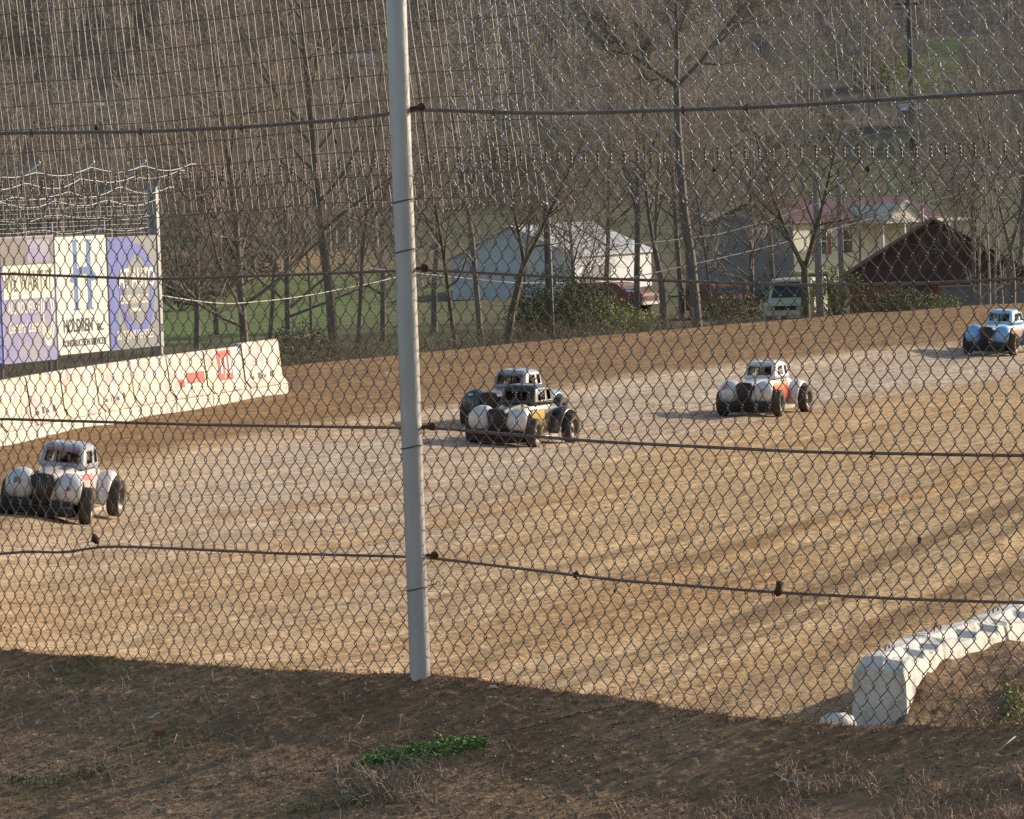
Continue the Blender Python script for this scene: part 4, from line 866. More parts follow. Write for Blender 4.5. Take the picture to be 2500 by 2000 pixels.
# ---------------------------------------------------------------- utility poles and lines
m_pole = mat('grey_pole', (.30, .28, .27), (.22, .20, .19), 4, rough=.8, stretch=(5, 5, .4)); m_dpole = mat('dark_pole', (.13, .11, .10), (.09, .075, .07), 4, rough=.9)
for (px, py, Z, Ht, r, mm, lab, arm) in ((2002, 790, 205, 6.2, .15, m_pole, 'grey utility pole in front of the lit wall of the cream house', 0), (2056, 740, 232, 5.6, .13, m_pole, 'grey utility pole at the corner of the house porch', 0), (1344, 840, 170, 4.6, .13, m_dpole, 'bare wooden pole in front of the white barn', 0), (2232, 430, 430, 16, .28, m_dpole, 'tall dark pole on the green field at upper right', 1)):
    p = P(px, py, Z); p = on_ground(px, Z) if Z > 300 else p; root = empty('utility_pole', (p[0], p[1], p[2]), 0, lab, 'pole', 'utility poles behind the track'); root.rotation_euler = (0, 0, 0)
    MB().tube([(0, 0, -1), (0, 0, Ht)], [r, r*.75], 10).build('pole', mm, root)
    b = MB(); b.tube([(0, 0, Ht), (0, 0, Ht+.12)], [r*.8, r*.3], 10); b.build('cap', m_steel, root)
    if arm: MB().box(-1.1, 1.1, -.08, .08, Ht-1, Ht-.8).build('crossarm', mm, root, smooth=False)
    else: MB().tube([(r, -.05, 0), (r*.85, -.05, Ht-.2)], .02, 5).build('conduit', m_trim, root)
for (a, b_, lab) in (((1030, 672, 14.9), (1400, 676, 170), 0), ):
    pass
def wire(lab, pts, r):
    A_ = np.array([P(*p) for p in pts]); t = np.linspace(0, 1, 40); tt = np.linspace(0, 1, len(A_)); q = np.stack([np.interp(t, tt, A_[:, i]) for i in range(3)], 1); q[:, 2] -= .5*np.sin(np.pi*t)
    V, Q = ntubes(q[None], r, 5); o = link('power_line', npmesh('power_line', V, Q), m_wirel); tag(o, lab, 'cable', 'overhead lines behind the track')
m_wirel = mat('bright_line', (.62, .58, .52), (.5, .47, .42), 2, rough=.5)
wire('pale overhead line rising from the barn to the cream house', [(900, 655, 190), (1250, 668, 195), (1500, 655, 200), (1900, 575, 205), (2600, 400, 215)], .022)
wire('thin overhead line crossing above the white barn up to the right', [(1400, 610, 190), (1750, 545, 195), (2000, 468, 200), (2600, 330, 205)], .014)
wire('thin yellowish line stretched across behind the post', [(300, 520, 260), (1000, 517, 260), (1500, 525, 262), (2500, 470, 270)], .012)
wire('pale line sagging from the boards to the trees at left', [(385, 720, 112), (560, 700, 130), (830, 672, 160), (1000, 668, 175)], .014)
# ---------------------------------------------------------------- bare trees
def grow(seed, height, r0, spread=1.0, n1=9, n2=7, n3=8, n4=0, lean=(0, 0), first=.25, up=.5, fork=None):
    """returns (limb polylines K=7, radii), (twig polylines K=4, radii)"""
    g = np.random.default_rng(seed); limbs = []; lr = []; twigs = []; tr = []
    def branch(p, d, L, r, K, curl=.12, lift=.1, rend=.35):
        pts = [p]; d = d/np.linalg.norm(d)
        for k in range(K-1):
            d = d + g.normal(0, curl, 3) + np.array([0, 0, lift]); d /= np.linalg.norm(d); pts.append(pts[-1]+d*L/(K-1))
        return np.array(pts), np.linspace(r, r*rend, K)
    def side(d, ang):
        a = g.normal(0, 1, 3); a -= a.dot(d)*d; a /= np.linalg.norm(a); return d*math.cos(ang)+a*math.sin(ang)
    trunks = [(np.array([0, 0, -.4]), np.array([lean[0], lean[1], 1.0]), height, r0)]
    if fork:
        trunks = [(np.array([0, 0, -.4]), np.array([lean[0], lean[1], 1.0]), height*fork[0]*1.0, r0)]
    T = []
    for (p, d, L, r) in trunks:
        A_, R_ = branch(p, d, L, r, 7, .035, .01, .55 if fork else .22); limbs.append(A_); lr.append(R_); T.append((A_, R_, L))
    if fork:
        e, re_ = T[0][0][-1], T[0][1][-1]; T2 = []
        for (fx, fy, fz, fl) in fork[1]:
            A_, R_ = branch(e-np.array([0, 0, .1]), np.array([fx, fy, fz]), height*fl, re_*.8, 7, .06, .03, .25); limbs.append(A_); lr.append(R_); T2.append((A_, R_, height*fl))
        T = T2
    for A_, R_, L in T:
        for i in range(n1):
            f = first+(1-first)*(i+g.random())/n1 if not fork else .12+.88*(i+g.random())/n1
            x = f*6; k = min(int(x), 5); p = A_[k]+(A_[k+1]-A_[k])*(x-k); d = A_[k+1]-A_[k]; d /= np.linalg.norm(d); rr_ = np.interp(f, [0, 1], [R_[0], R_[-1]])
            L1 = L*(.52-.32*f)*g.uniform(.7, 1.2)*spread; B, RB = branch(p, side(d, g.uniform(.6, 1.15)), L1, rr_*.55, 7, .13, .07*up*2, .25); limbs.append(B); lr.append(RB)
            for j in range(n2):
                f2 = .2+.8*(j+g.random())/n2; x = f2*6; k = min(int(x), 5); p2 = B[k]+(B[k+1]-B[k])*(x-k); d2 = B[k+1]-B[k]; d2 /= np.linalg.norm(d2)
                L2 = L1*(.55-.25*f2)*g.uniform(.6, 1.3); r2 = max(.012, np.interp(f2, [0, 1], [RB[0], RB[-1]])*.5); D, RD = branch(p2, side(d2, g.uniform(.5, 1.1)), L2, r2, 4, .18, .08*up*2, .4); twigs.append(D); tr.append(RD)
                for q in range(n3):
                    f3 = .15+.85*(q+g.random())/n3; x = f3*3; k = min(int(x), 2); p3 = D[k]+(D[k+1]-D[k])*(x-k); d3 = D[k+1]-D[k]; d3 /= np.linalg.norm(d3)
                    L3 = min(1.4, L2*g.uniform(.3, .7)); E_, RE = branch(p3, side(d3, g.uniform(.4, 1.0)), L3, max(.0095, r2*.45), 4, .2, .08, .6); twigs.append(E_); tr.append(RE)
                    for s_ in range(n4):
                        kk = g.integers(0, 3); G_, RG = branch(E_[kk]+(E_[kk+1]-E_[kk])*g.random(), side((E_[kk+1]-E_[kk])/np.linalg.norm(E_[kk+1]-E_[kk]), g.uniform(.4, .9)), L3*.5, .008, 4, .2, .05, .8); twigs.append(G_); tr.append(RG)
    return np.array(limbs), np.array(lr), np.array(twigs), np.array(tr)
m_bark = mat('grey_bark', (.15, .125, .108), (.225, .19, .16), 3, rough=.95, stretch=(3, 3, .7), bump=.8, bscale=14)
m_bark2 = mat('mossy_bark', (.095, .078, .045), (.16, .135, .08), 2.2, rough=.95, bump=.5, bscale=10)
m_twig = mat('brown_twigs', (.25, .20, .16), (.36, .29, .22), 1.2, rough=.9); m_twig2 = mat('grey_twigs', (.28, .24, .21), (.38, .32, .27), .8, rough=.9)
m_far = mat('hill_twigs', (.27, .225, .195), (.40, .34, .28), .12, rough=.95); m_pale = mat('pale_bark', (.42, .36, .28), (.32, .27, .21), 3, rough=.8)
tree_meshes = {}
def tree_pair(key, **k):
    if key in tree_meshes: return tree_meshes[key]
    l, lr_, t, tr_ = grow(**k); V, Q = ntubes(l, lr_, 6); a = npmesh('trunk', V, Q); V, Q = ntubes(t, tr_, 3); b = npmesh('crown', V, Q); tree_meshes[key] = (a, b); return a, b
def tree(label, key, pos, rz, s, mb=None, mt=None, group='bare trees between the track and the buildings'):
    a, b = tree_meshes[key]; root = empty('bare_tree', pos, rz, label, 'tree', group); root.scale = (s, s, s)
    o1 = link('trunk', a, None, root); o2 = link('crown', b, None, root)
    if not a.materials: a.materials.append(m_bark)
    if not b.materials: b.materials.append(m_twig)
    for o_, m_ in ((o1, mb), (o2, mt)):
        if m_: o_.material_slots[0].link = 'OBJECT'; o_.material_slots[0].material = m_
    return root
tree_pair('low', seed=11, height=11, r0=.15, spread=1.15, n1=20, n2=10, n3=9, n4=2, first=.13, up=.35)
tree_pair('tall', seed=12, height=15, r0=.18, spread=.85, n1=18, n2=9, n3=9, n4=2, first=.3, up=.6)
tree_pair('slim', seed=13, height=12, r0=.10, spread=.7, n1=14, n2=7, n3=8, n4=1, first=.25, up=.9)
tree_pair('wide', seed=14, height=13, r0=.19, spread=1.1, n1=11, n2=8, n3=9, n4=2, first=.2, up=.5, fork=(.28, [(.45, .1, 1, .7), (-.4, -.1, 1, .72)]))
tree_pair('fork', seed=15, height=17, r0=.21, spread=.62, n1=13, n2=9, n3=9, n4=3, first=.3, up=.6, fork=(.56, [(.75, .1, .85, .50), (-.03, .2, 1, .42), (-.9, -.1, .55, .26)]))
tree_pair('vee', seed=16, height=9, r0=.22, spread=.95, n1=10, n2=8, n3=9, n4=2, up=.5, fork=(.30, [(.42, 0, 1, .62), (-.55, .1, 1, .62)]))
tree_pair('curve', seed=18, height=8.5, r0=.16, spread=1.0, n1=10, n2=8, n3=9, n4=1, first=.2, up=.4, lean=(.28, 0), fork=(.42, [(.5, 0, .9, .55), (-.1, .1, 1, .5)]))
tree_pair('stems', seed=17, height=9, r0=.05, spread=.4, n1=9, n2=4, n3=5, first=.15, up=1.2)
hero = [('fork', 1704, 188, 1.0, 0, 'tallest bare tree with a dark forked trunk left of the cream house', m_bark, None),
 ('low', 603, 150, .92, 1.0, 'bushy bare tree with low spreading branches right of the sign boards', None, None),
 ('tall', 818, 158, .95, 2.0, 'straight bare tree standing just left of the steel post', None, None),
 ('slim', 870, 162, .9, .4, 'slim bare tree seen beside the left edge of the steel post', None, m_twig2),
 ('curve', 1226, 165, .95, 0, 'mossy leaning tree with a curved fork in front of the white barn', m_bark2, None),
 ('slim', 1178, 168, 1.1, 3.0, 'thin straight tree just left of the leaning mossy tree', None, m_twig2),
 ('slim', 1120, 160, .8, 4.0, 'small thin tree nearest right of the steel post', m_bark2, m_twig2),
 ('vee', 1968, 192, 1.02, 0, 'V shaped mossy tree above the lime green van', m_bark2, None),
 ('wide', 1620, 205, 1.0, 1.1, 'wide bare tree between the barn and the tall forked tree', None, None),
 ('tall', 1555, 225, .9, 3.9, 'bare tree with a leaning trunk at the right end of the barn', None, m_twig2),
 ('wide', 2470, 205, .9, 2.2, 'wide bare tree at the right photo edge behind the blue car', None, m_twig2),
 ('low', 705, 175, .8, 3.3, 'low spreading bare tree between the bushy tree and the post', None, m_twig2),
 ('low', 480, 182, .85, 5.0, 'low bare tree showing just right of the grey sign board', None, None),
 ('slim', 655, 210, 1.0, 1.3, 'thin tree behind the end of the white wall', None, m_twig2),
 ('tall', 1480, 240, .8, 5.5, 'bare tree behind the roof of the white barn', m_bark2, m_twig2),
 ('wide', 1010, 235, .8, .2, 'forked bare tree directly behind the steel post', None, m_twig2),
 ('slim', 2250, 226, .9, 1.9, 'thin bare tree rising over the dark brown roof', m_pale, m_twig2),
 ('tall', 2350, 232, .7, .9, 'bare tree over the right end of the dark roof', None, None)]
for key, px, Z, s, rz, lab, mb, mt in hero: tree(lab, key, on_ground(px, Z), rz, s, mb, mt)
for k_, (px, Z, s) in enumerate(((2415, 190, 1.0), (2432, 191, 1.05), (2398, 193, .9), (2450, 195, .8))):
    tree(['pale straight sapling stem at far right, second from its left', 'tallest pale sapling stem at far right above the blue car', 'leftmost pale sapling stem at far right', 'rightmost short pale sapling stem at far right'][k_], 'stems', on_ground(px, Z), k_*1.4, s, m_pale, m_twig2, 'pale sapling stems at far right')
# evergreen shrubs and weeds behind the bank
def leafy(name, label, cat, pos, rx, rz_, ht, n, leaf, m, seed, stem_m=None, group=None):
    g = np.random.default_rng(seed); root = empty(name, pos, 0, label, cat, group)
    u = g.normal(0, 1, (n, 3)); u /= np.linalg.norm(u, axis=1, keepdims=True); rad = g.random(n)**.45
    lump = 1+.35*fbm(u[:, 0]*2+seed, u[:, 2]*2, 3, seed); c = u*rad[:, None]*np.array([rx, rz_, ht*.5])*lump[:, None]+np.array([0, 0, ht*.52]); c[:, 2] = np.maximum(c[:, 2], .05)
    a = g.normal(0, 1, (n, 3)); a /= np.linalg.norm(a, axis=1, keepdims=True); b = np.cross(a, g.normal(0, 1, (n, 3))); b /= np.linalg.norm(b, axis=1, keepdims=True)
    s = leaf*g.uniform(.5, 1.2, n)[:, None]; V = np.stack([c-a*s, c-b*s*.45, c+a*s, c+b*s*.45], 1).reshape(-1, 3); Q = np.arange(n*4).reshape(n, 4)
    col = np.repeat(g.uniform(.55, 1.35, (n, 1))*np.array([[1, 1, 1]]), 4, 0)
    link('foliage', npmesh('foliage', V, Q, smooth=False, col=col), m, root)
    st = [];
    for k in range(14):
        e = c[g.integers(0, n)]; st.append([(0, 0, -.2), e*.35, e*.7, e])
    V, Q = ntubes(np.array(st), np.array([.03, .025, .018, .008]), 4); link('stem', npmesh('stem', V, Q), stem_m or m_bark, root); return root
m_ever = mat('evergreen_leaf', (.085, .10, .045), (.12, .14, .06), 2, rough=.8, attr=True); m_spring = mat('spring_leaf', (.24, .26, .07), (.30, .30, .10), 2, rough=.8, attr=True); m_olive = mat('olive_leaf', (.15, .15, .07), (.20, .18, .09), 2, rough=.8, attr=True)
for k_, (px, Z, rx, ht, n, m_, lab) in enumerate(((1375, 172, 1.5, 2.6, 5200, m_ever, 'dark evergreen bush in front of the barn corner'), (1310, 174, 1.1, 2.0, 3000, m_ever, 'smaller dark evergreen bush left of the barn corner bush'), (1470, 176, 1.5, 1.7, 3000, m_spring, 'yellow green bush below the lit barn wall'),
   (1780, 200, 1.3, 1.5, 2200, m_olive, 'olive weedy bush beside the tall forked trunk'), (2040, 212, 1.2, 2.3, 2600, m_spring, 'green bush below the cream house porch'), (1870, 226, 2.2, 2.0, 2600, m_ever, 'green hedge clump left of the V shaped tree'), (2190, 188, 1.6, 1.5, 2600, m_olive, 'yellow olive bush against the red shed'), (2290, 190, 1.2, 1.1, 1600, m_spring, 'small yellow green bush before the block wall'), (730, 140, 1.0, 1.4, 1600, m_olive, 'dark bush at the open end of the white wall'), (1560, 180, 1.0, 1.0, 1500, m_spring, 'low yellow green bush right of the barn'),
   (440, 300, 5.0, 5.0, 5200, m_ever, 'large dark evergreen above the sign boards'), (560, 318, 4.0, 4.5, 4200, m_ever, 'round dark evergreen left of the bushy bare tree'), (2150, 520, 4.5, 3.6, 2600, m_spring, 'yellow green bush high on the hill at right'))):
    p = on_ground(px, Z); leafy('evergreen_bush' if m_ is m_ever else 'leafy_bush', lab, 'bush', p, rx, rx*.8, ht, n, .06 if Z < 260 else .16, m_, 300+k_, group='bushes behind the track')
# woodland on the hill: one mass
def stamp(bank, pts, scales, rots, seed):
    out = []; n = 0; Vs = []; Qs = []
    for (x, y, z), s, r_, k in zip(pts, scales, rots, np.random.default_rng(seed).integers(0, len(bank), len(pts))):
        V, Q = bank[k]; c, sn = math.cos(r_), math.sin(r_); W = V*s; W = np.stack([W[:, 0]*c-W[:, 1]*sn+x, W[:, 0]*sn+W[:, 1]*c+y, W[:, 2]+z], 1); Vs.append(W); Qs.append(Q+n); n += len(V)
    return np.concatenate(Vs), np.concatenate(Qs)
def bank_tree(seed, n1, n2, n3, h, r0, thick=1.0, **k):
    l, lr_, t, tr_ = grow(seed, h, r0, n1=n1, n2=n2, n3=n3, **k); return merge([ntubes(l[:, ::2], lr_[:, ::2], 4), ntubes(t[:, [0, 2, 3]], np.maximum(tr_[:, [0, 2, 3]], .014)*thick, 3)])
bankA = [bank_tree(500+i, 10, 6, 6, 12, .17, 1.3, spread=.8, first=.25, up=.8) for i in range(6)]
bankB = [bank_tree(600+i, 9, 5, 4, 11, .16, 2.0, spread=.75, first=.3, up=.9) for i in range(6)]
def scatter(n, x0f, x1f, y0, y1, seed, avoid=None):
    g = np.random.default_rng(seed); out = []
    while len(out) < n:
        y = g.uniform(y0, y1); x = g.uniform(x0f, x1f)*y
        if avoid and avoid(x, y): continue
        out.append((x, y, float(H(x, y))-.1))
    return out
def clear(x, y):
    px = 1250+x/y*F
    if y < 420 and px > 1000: return True
    if 395 < y < 485 and px > 1900: return True
    if y < 455 and 1300 < px < 1650: return y < 400
    if CZ1-120 < y < CZ1+8 and 830 < px < 975: return True
    if CZ2-60 < y < CZ2+5 and 100 < px < 410: return (int(x*7.3)+int(y*3.1)) % 4 != 0
    if 500 < y < 560 and (1830 < px < 2080 or px > 2230): return (int(x*7.3)+int(y*3.1)) % 5 != 0
    if 340 < y < 400 and 380 < px < 720: return True
    if y < 350: return True
    return False
p1 = scatter(420, -.13, .13, 350, 520, 1, clear); V, Q = stamp(bankA, p1, np.random.default_rng(2).uniform(.6, 1.05, len(p1)), np.random.default_rng(3).uniform(0, 6.3, len(p1)), 4)
o = link('lower_woodland', npmesh('lower_woodland', V, Q), m_far); tag(o, 'grey brown leafless woodland along the foot of the hill', 'woodland', kind='stuff')
p1 = scatter(680, -.125, .125, 515, 700, 5, clear); V, Q = stamp(bankB, p1, np.random.default_rng(6).uniform(.7, 1.25, len(p1)), np.random.default_rng(7).uniform(0, 6.3, len(p1)), 8)
o = link('upper_woodland', npmesh('upper_woodland', V, Q), m_far); tag(o, 'dense leafless woodland covering the upper hillside', 'woodland', kind='stuff')
# brush: low scrub of thin stems on hill and behind the bank
def brush(n, fx0, fx1, y0, y1, hmin, hmax, r, seed, avoid=None, near=False):
    g = np.random.default_rng(seed); y = g.uniform(y0, y1, n); x = g.uniform(fx0, fx1, n)*y
    if near:
        a = g.uniform(math.radians(128), math.radians(168), n); rr_ = CY*0+124.3+g.random(n)**1.6*22; x = CX+rr_*np.cos(a); y = CY+rr_*np.sin(a); keep = (y > 100); x, y = x[keep], y[keep]
    if avoid is not None:
        keep = np.array([not avoid(a_, b_) for a_, b_ in zip(x, y)]); x, y = x[keep], y[keep]
    dens = fbm(x*.06, y*.05, 3, seed); keep = dens > -.12; x, y = x[keep], y[keep]; n = len(x); z = H(x, y)
    out = []
    hh = g.uniform(hmin, hmax, n)*(1+.5*fbm(x*.1, y*.1, 2, seed+1)); th = g.uniform(0, 2*np.pi, n); ln = g.uniform(.1, .6, n)*hh
    base_ = np.stack([x, y, z-.1], 1); tip = base_+np.stack([ln*np.cos(th), ln*np.sin(th), hh], 1); mid = (base_+tip)/2+g.normal(0, .08, (n, 3))*hh[:, None]
    main = np.stack([base_, mid, tip], 1); parts = [ntubes(main, np.array([r, r*.8, r*.5]), 3)]
    for q in range(3):
        f = g.uniform(.3, .9, n)[:, None]; s0 = base_+(tip-base_)*f; e = s0+np.stack([g.normal(0, .28, n)*hh, g.normal(0, .28, n)*hh, g.uniform(.05, .35, n)*hh], 1); parts.append(ntubes(np.stack([s0, (s0+e)/2+g.normal(0, .03, (n, 3)), e], 1), np.array([r*.6, r*.5, r*.4]), 3))
    return merge(parts)
m_brush = mat('dry_brush', (.20, .145, .10), (.30, .23, .14), .4, rough=.95); m_brush2 = mat('hill_brush', (.165, .135, .11), (.24, .20, .15), .08, rough=.95)
V, Q = brush(9000, 0, 0, 0, 0, .3, 1.3, .009, 21, near=True); tag(link('dry_brush', npmesh('dry_brush', V, Q), m_brush), 'dry brown weeds growing along the outside of the clay bank', 'weeds', kind='stuff')
V, Q = brush(9000, -.13, .13, 500, 700, 1.0, 4, .03, 22, clear); tag(link('hill_brush', npmesh('hill_brush', V, Q), m_brush2), 'brown undergrowth beneath the hillside trees', 'undergrowth', kind='stuff')
V, Q = brush(7000, -.13, .13, 350, 500, .8, 3.0, .022, 23, clear); tag(link('slope_brush', npmesh('slope_brush', V, Q), m_brush2), 'brown scrub on the lower slope', 'undergrowth', kind='stuff')

# ---------------------------------------------------------------- foreground litter
m_straw = mat('dry_straw', (.56, .40, .29), (.30, .20, .14), 12, rough=.9); m_straw2 = mat('grey_straw', (.30, .25, .20), (.20, .16, .12), 12, rough=.9)
def bz(u_, d_):
    x, y = berm_uv(np.asarray(u_), np.asarray(d_)); return np.stack([x, y, berm_z(x, y)], -1)
def march(r):
    T = np.arange(9.5, 18, .02)[None]; x = r[:, 0:1]*T; z = CAMZ+r[:, 2:3]*T; hitm = z <= Hberm(x, T+0*x); k = np.argmax(hitm, 1); return np.where(hitm.any(1), T[0][k], 14.0)
def bpix(px, py):
    r = ray(px, py); t = np.arange(9, 20, .01); x = r[0]*t; y = t; z = CAMZ+r[2]*t; g_ = berm_z(x, y); k = np.where(z <= g_)[0]; t = t[k[0]] if len(k) else 15; x, y = r[0]*t, t
    return np.array([x, y, float(berm_z(np.array(x), np.array(y)))])
def blades(n, pf, L0_, L1_, r, seed, flat=.5):
    g = np.random.default_rng(seed); P0 = pf(g, n); n = len(P0); L = g.uniform(L0_, L1_, n); th = g.uniform(0, 2*np.pi, n); el = g.uniform(0, 1, n)**flat*1.2
    d = np.stack([np.cos(th)*np.cos(el), np.sin(th)*np.cos(el), np.sin(el)], 1); m1 = P0+d*(L*.5)[:, None]; e = P0+d*L[:, None]; e[:, 2] -= L*.22; m1 += g.normal(0, .08, (n, 3))*L[:, None]
    P0 = P0.copy(); P0[:, 2] -= .004; zc = bz_at(e[:, 0], e[:, 1])+.003; e[:, 2] = np.maximum(e[:, 2], zc); return ntubes(np.stack([P0, m1, e], 1), np.array([r, r*.8, r*.4]), 3)
def bz_at(x, y): return berm_z(x, y)
def region(boxes):
    def f(g, n):
        out = []
        for (x0_, x1_, y0_, y1_, wt) in boxes:
            k = int(n*wt); px = g.uniform(x0_, x1_, k); py = g.uniform(y0_, y1_, k)
            if y0_ in (1850, 1950):
                kp = (py > y0_+45+95*fbm(px*.006, px*0, 3, 15)) & (fbm(px*.012, py*.03, 3, 16) > -.18); px, py = px[kp], py[kp]
            for a, b in zip(px, py):
                out.append((a, b))
        A_ = np.array(out); r = [ray(a, b) for a, b in out]; r = np.array(r); t = march(r)
        x, y = r[:, 0]*t, t; z = berm_z(x, y); ok = fence_d(x, y) > .02; dn = fbm(x*5, y*5, 3, 71) > -.25; ok &= dn; return np.stack([x, y, z], 1)[ok]
    return f
V, Q = blades(1300, region([(-80, 1300, 1700, 2040, .35), (-80, 700, 1640, 1950, .3), (600, 2600, 1930, 2060, .35)]), .03, .10, .0012, 31, .9); tag(link('dry_grass', npmesh('dry_grass', V, Q), m_straw2), 'dry grass stalks scattered over the dark soil of the bank', 'grass', kind='stuff')
V, Q = blades(7500, region([(1900, 2650, 1850, 2060, .45), (1500, 2000, 1950, 2060, .2)]), .02, .07, .0013, 32, .7); tag(link('straw_tuft', npmesh('straw_tuft', V, Q), m_straw), 'thick dry straw standing in the lower right corner', 'grass', kind='stuff')
V, Q = blades(420, region([(830, 1110, 1895, 1965, 1.0)]), .05, .13, .0016, 33, .9); tag(link('grass_clump', npmesh('grass_clump', V, Q), mat('bleached_straw', (.34, .27, .20), (.24, .19, .15), 10, rough=.9)), 'bent clump of bleached dry grass below the green weed patch', 'grass clump', kind='stuff')
V, Q = blades(1700, region([(-60, 900, 1640, 2000, .7), (1100, 2500, 1700, 1990, .3)]), .008, .03, .0009, 35, 1.3); tag(link('plant_litter', npmesh('plant_litter', V, Q), mat('pale_litter', (.42, .33, .22), (.22, .16, .10), 14, rough=.9)), 'short pale bits of straw and twig lying on the soil', 'litter', kind='stuff')
# green weed patch
def weed(label, boxpts, n, leaf, m, seed):
    g = np.random.default_rng(seed); pts = []
    for i in range(n):
        t = g.random(); s_ = g.normal(0, .42); (xa, ya), (xb, yb), wd = boxpts; wdt = wd*(.35+1.2*t*(1-t)*2); pts.append((xa+(xb-xa)*t, ya+(yb-ya)*t+np.clip(s_, -1, 1)*wdt))
    c = region_pts(np.array(pts)); ok = np.ones(len(c), bool); c = c[ok]; n = len(c); c[:, 2] += g.random(n)*.016+.003
    a = g.normal(0, 1, (n, 3))*np.array([1, 1, .35]); a /= np.linalg.norm(a, axis=1, keepdims=True); up_ = np.array([0, -.25, 1.0])+g.normal(0, .45, (n, 3)); b = np.cross(up_, a); b /= np.linalg.norm(b, axis=1, keepdims=True)
    s = leaf*g.uniform(.5, 1.2, n)[:, None]; nn = np.cross(a, b)
    V = np.stack([c-a*s, c-a*s*.1-b*s*.6+nn*s*.1, c+a*s, c-a*s*.1+b*s*.6+nn*s*.1], 1).reshape(-1, 3); col = np.repeat(g.uniform(.5, 1.5, (n, 1))*np.ones((1, 3)), 4, 0)
    root = empty('weed_patch', tuple(c.mean(0)), 0, label, 'weed'); V = V-c.mean(0)
    link('foliage', npmesh('foliage', V, np.arange(n*4).reshape(n, 4), smooth=False, col=col), m, root)
    st = np.stack([c-[0, 0, .03], c-[.004, 0, .012], c], 1)[::6]-c.mean(0); V, Q = ntubes(st, .0008, 3); tag(link('stem', npmesh('stem', V, Q), m, root), kind='stuff')
def region_pts(A_):
    r = np.array([ray(a, b) for a, b in A_]); t = march(r)
    x, y = r[:, 0]*t, t; return np.stack([x, y, berm_z(x, y)], 1)
m_weed = mat('weed_leaf', (.13, .27, .04), (.17, .34, .055), 20, rough=.45, attr=True); m_moss = mat('short_grass', (.075, .105, .03), (.10, .13, .04), 20, rough=.8, attr=True)
weed('bright green leafy weed patch on the dark soil below the post', ((870, 1868), (1190, 1822), 30), 1300, .0062, m_weed, 41)
weed('dull green grassy patch at the lower left of the soil bank', ((20, 1918), (260, 1885), 30), 420, .005, m_moss, 42)
weed('faint green grass strip under the dry grass clump', ((700, 1985), (900, 1965), 16), 260, .005, m_moss, 43)
# clods and pebbles: countless crumbs
def crumbs(n, pf, s0, s1, seed):
    g = np.random.default_rng(seed); c = pf(g, n); n = len(c); u = np.array([(1, 0, 0), (-1, 0, 0), (0, 1, 0), (0, -1, 0), (0, 0, 1), (0, 0, -1)], float); Fc = np.array([(0, 2, 4), (2, 1, 4), (1, 3, 4), (3, 0, 4), (2, 0, 5), (1, 2, 5), (3, 1, 5), (0, 3, 5)])
    s = g.uniform(s0, s1, (n, 1, 1))*g.uniform(.6, 1.3, (n, 6, 1)); V = c[:, None]+u[None]*s*np.array([1, 1, .7]); T = (np.arange(n)[:, None, None]*6+Fc[None]).reshape(-1, 3)
    col = np.repeat(g.choice([.7, 1.0, 1.6, 2.6], (n, 1), p=[.4, .4, .15, .05])*np.array([[.14, .10, .07]]), 6, 0); return npmesh('soil_crumbs', V.reshape(-1, 3), None, T, smooth=False, col=col)
m_crumb = mat('crumb_soil', (1.6, 1.6, 1.6), (1.1, 1.0, .95), 40, rough=1, attr=True)
tag(link('soil_crumbs', crumbs(9000, region([(-60, 2600, 1600, 2040, 1.0)]), .002, .007, 51), m_crumb), 'countless soil crumbs and pebbles on the bank', 'soil crumbs', kind='stuff')
def tcr(g, n):
    a = g.uniform(math.radians(140), math.radians(200), n); r_ = g.uniform(107, 119, n); x = CX+r_*np.cos(a); y = CY+r_*np.sin(a); k = (y > 42) & (y < 120) & (np.abs(x) < .115*y) & (fbm(x*.6, y*.1, 3, 91) > .02); x, y = x[k], y[k]; return np.stack([x, y, Htrack(x, y)+.01], 1)
me = crumbs(9000, tcr, .006, .02, 52); me.name = 'clay_crumbs'; tag(link('clay_crumbs', me, mat('crumb_clay', (4.0, 3.7, 3.2), (2.8, 2.5, 2.1), 3, rough=1, attr=True)), 'loose clay crumbs thrown over the track', 'clay crumbs', kind='stuff')
# single bits of rubbish
def flake(name, label, cat, px, py, pts, m, th=.004, tilt=0, rz=0):
    c = bpix(px, py); b = MB(); n = len(pts); b.add([(x, 0, z) for x, z in pts]+[(x, th, z) for x, z in pts], [tuple(range(n))[::-1], tuple(range(n, 2*n))]+[(i, (i+1) % n, n+(i+1) % n, n+i) for i in range(n)])
    o = b.build(name, m, loc=tuple(c+[0, 0, .004]), smooth=False); o.rotation_euler = (tilt, 0, rz); tag(o, label, cat); return o
m_paper = mat('dirty_white', (.62, .60, .56), (.5, .47, .42), 30, rough=.7); m_rl = mat('rust_scrap', (.24, .075, .03), (.17, .06, .03), 30, rough=.8); m_tanl = mat('tan_leaf', (.48, .34, .18), (.38, .26, .14), 30, rough=.8)
flake('scrap_metal', 'dark brown curled scrap lying against the left foot of the steel post', 'scrap', 965, 1640, [(-.026, .012), (-.012, 0), (.018, 0), (.024, .018), (.012, .012), (.004, .02), (-.006, .012)], m_leaf, .01)
flake('rusty_scrap', 'flat rust red scrap on the soil at left', 'scrap', 388, 1800, [(-.02, .016), (-.01, 0), (.018, -.004), (.022, .012), (0, .014)], m_rl, .004, -.5)
flake('paper_shred', 'bent white paper shred left of centre on the soil', 'litter', 374, 1756, [(-.018, 0), (-.004, .006), (.006, .014), (.02, .018), (.02, .014), (.006, .008), (-.002, -.002)], m_paper, .003, -.4)
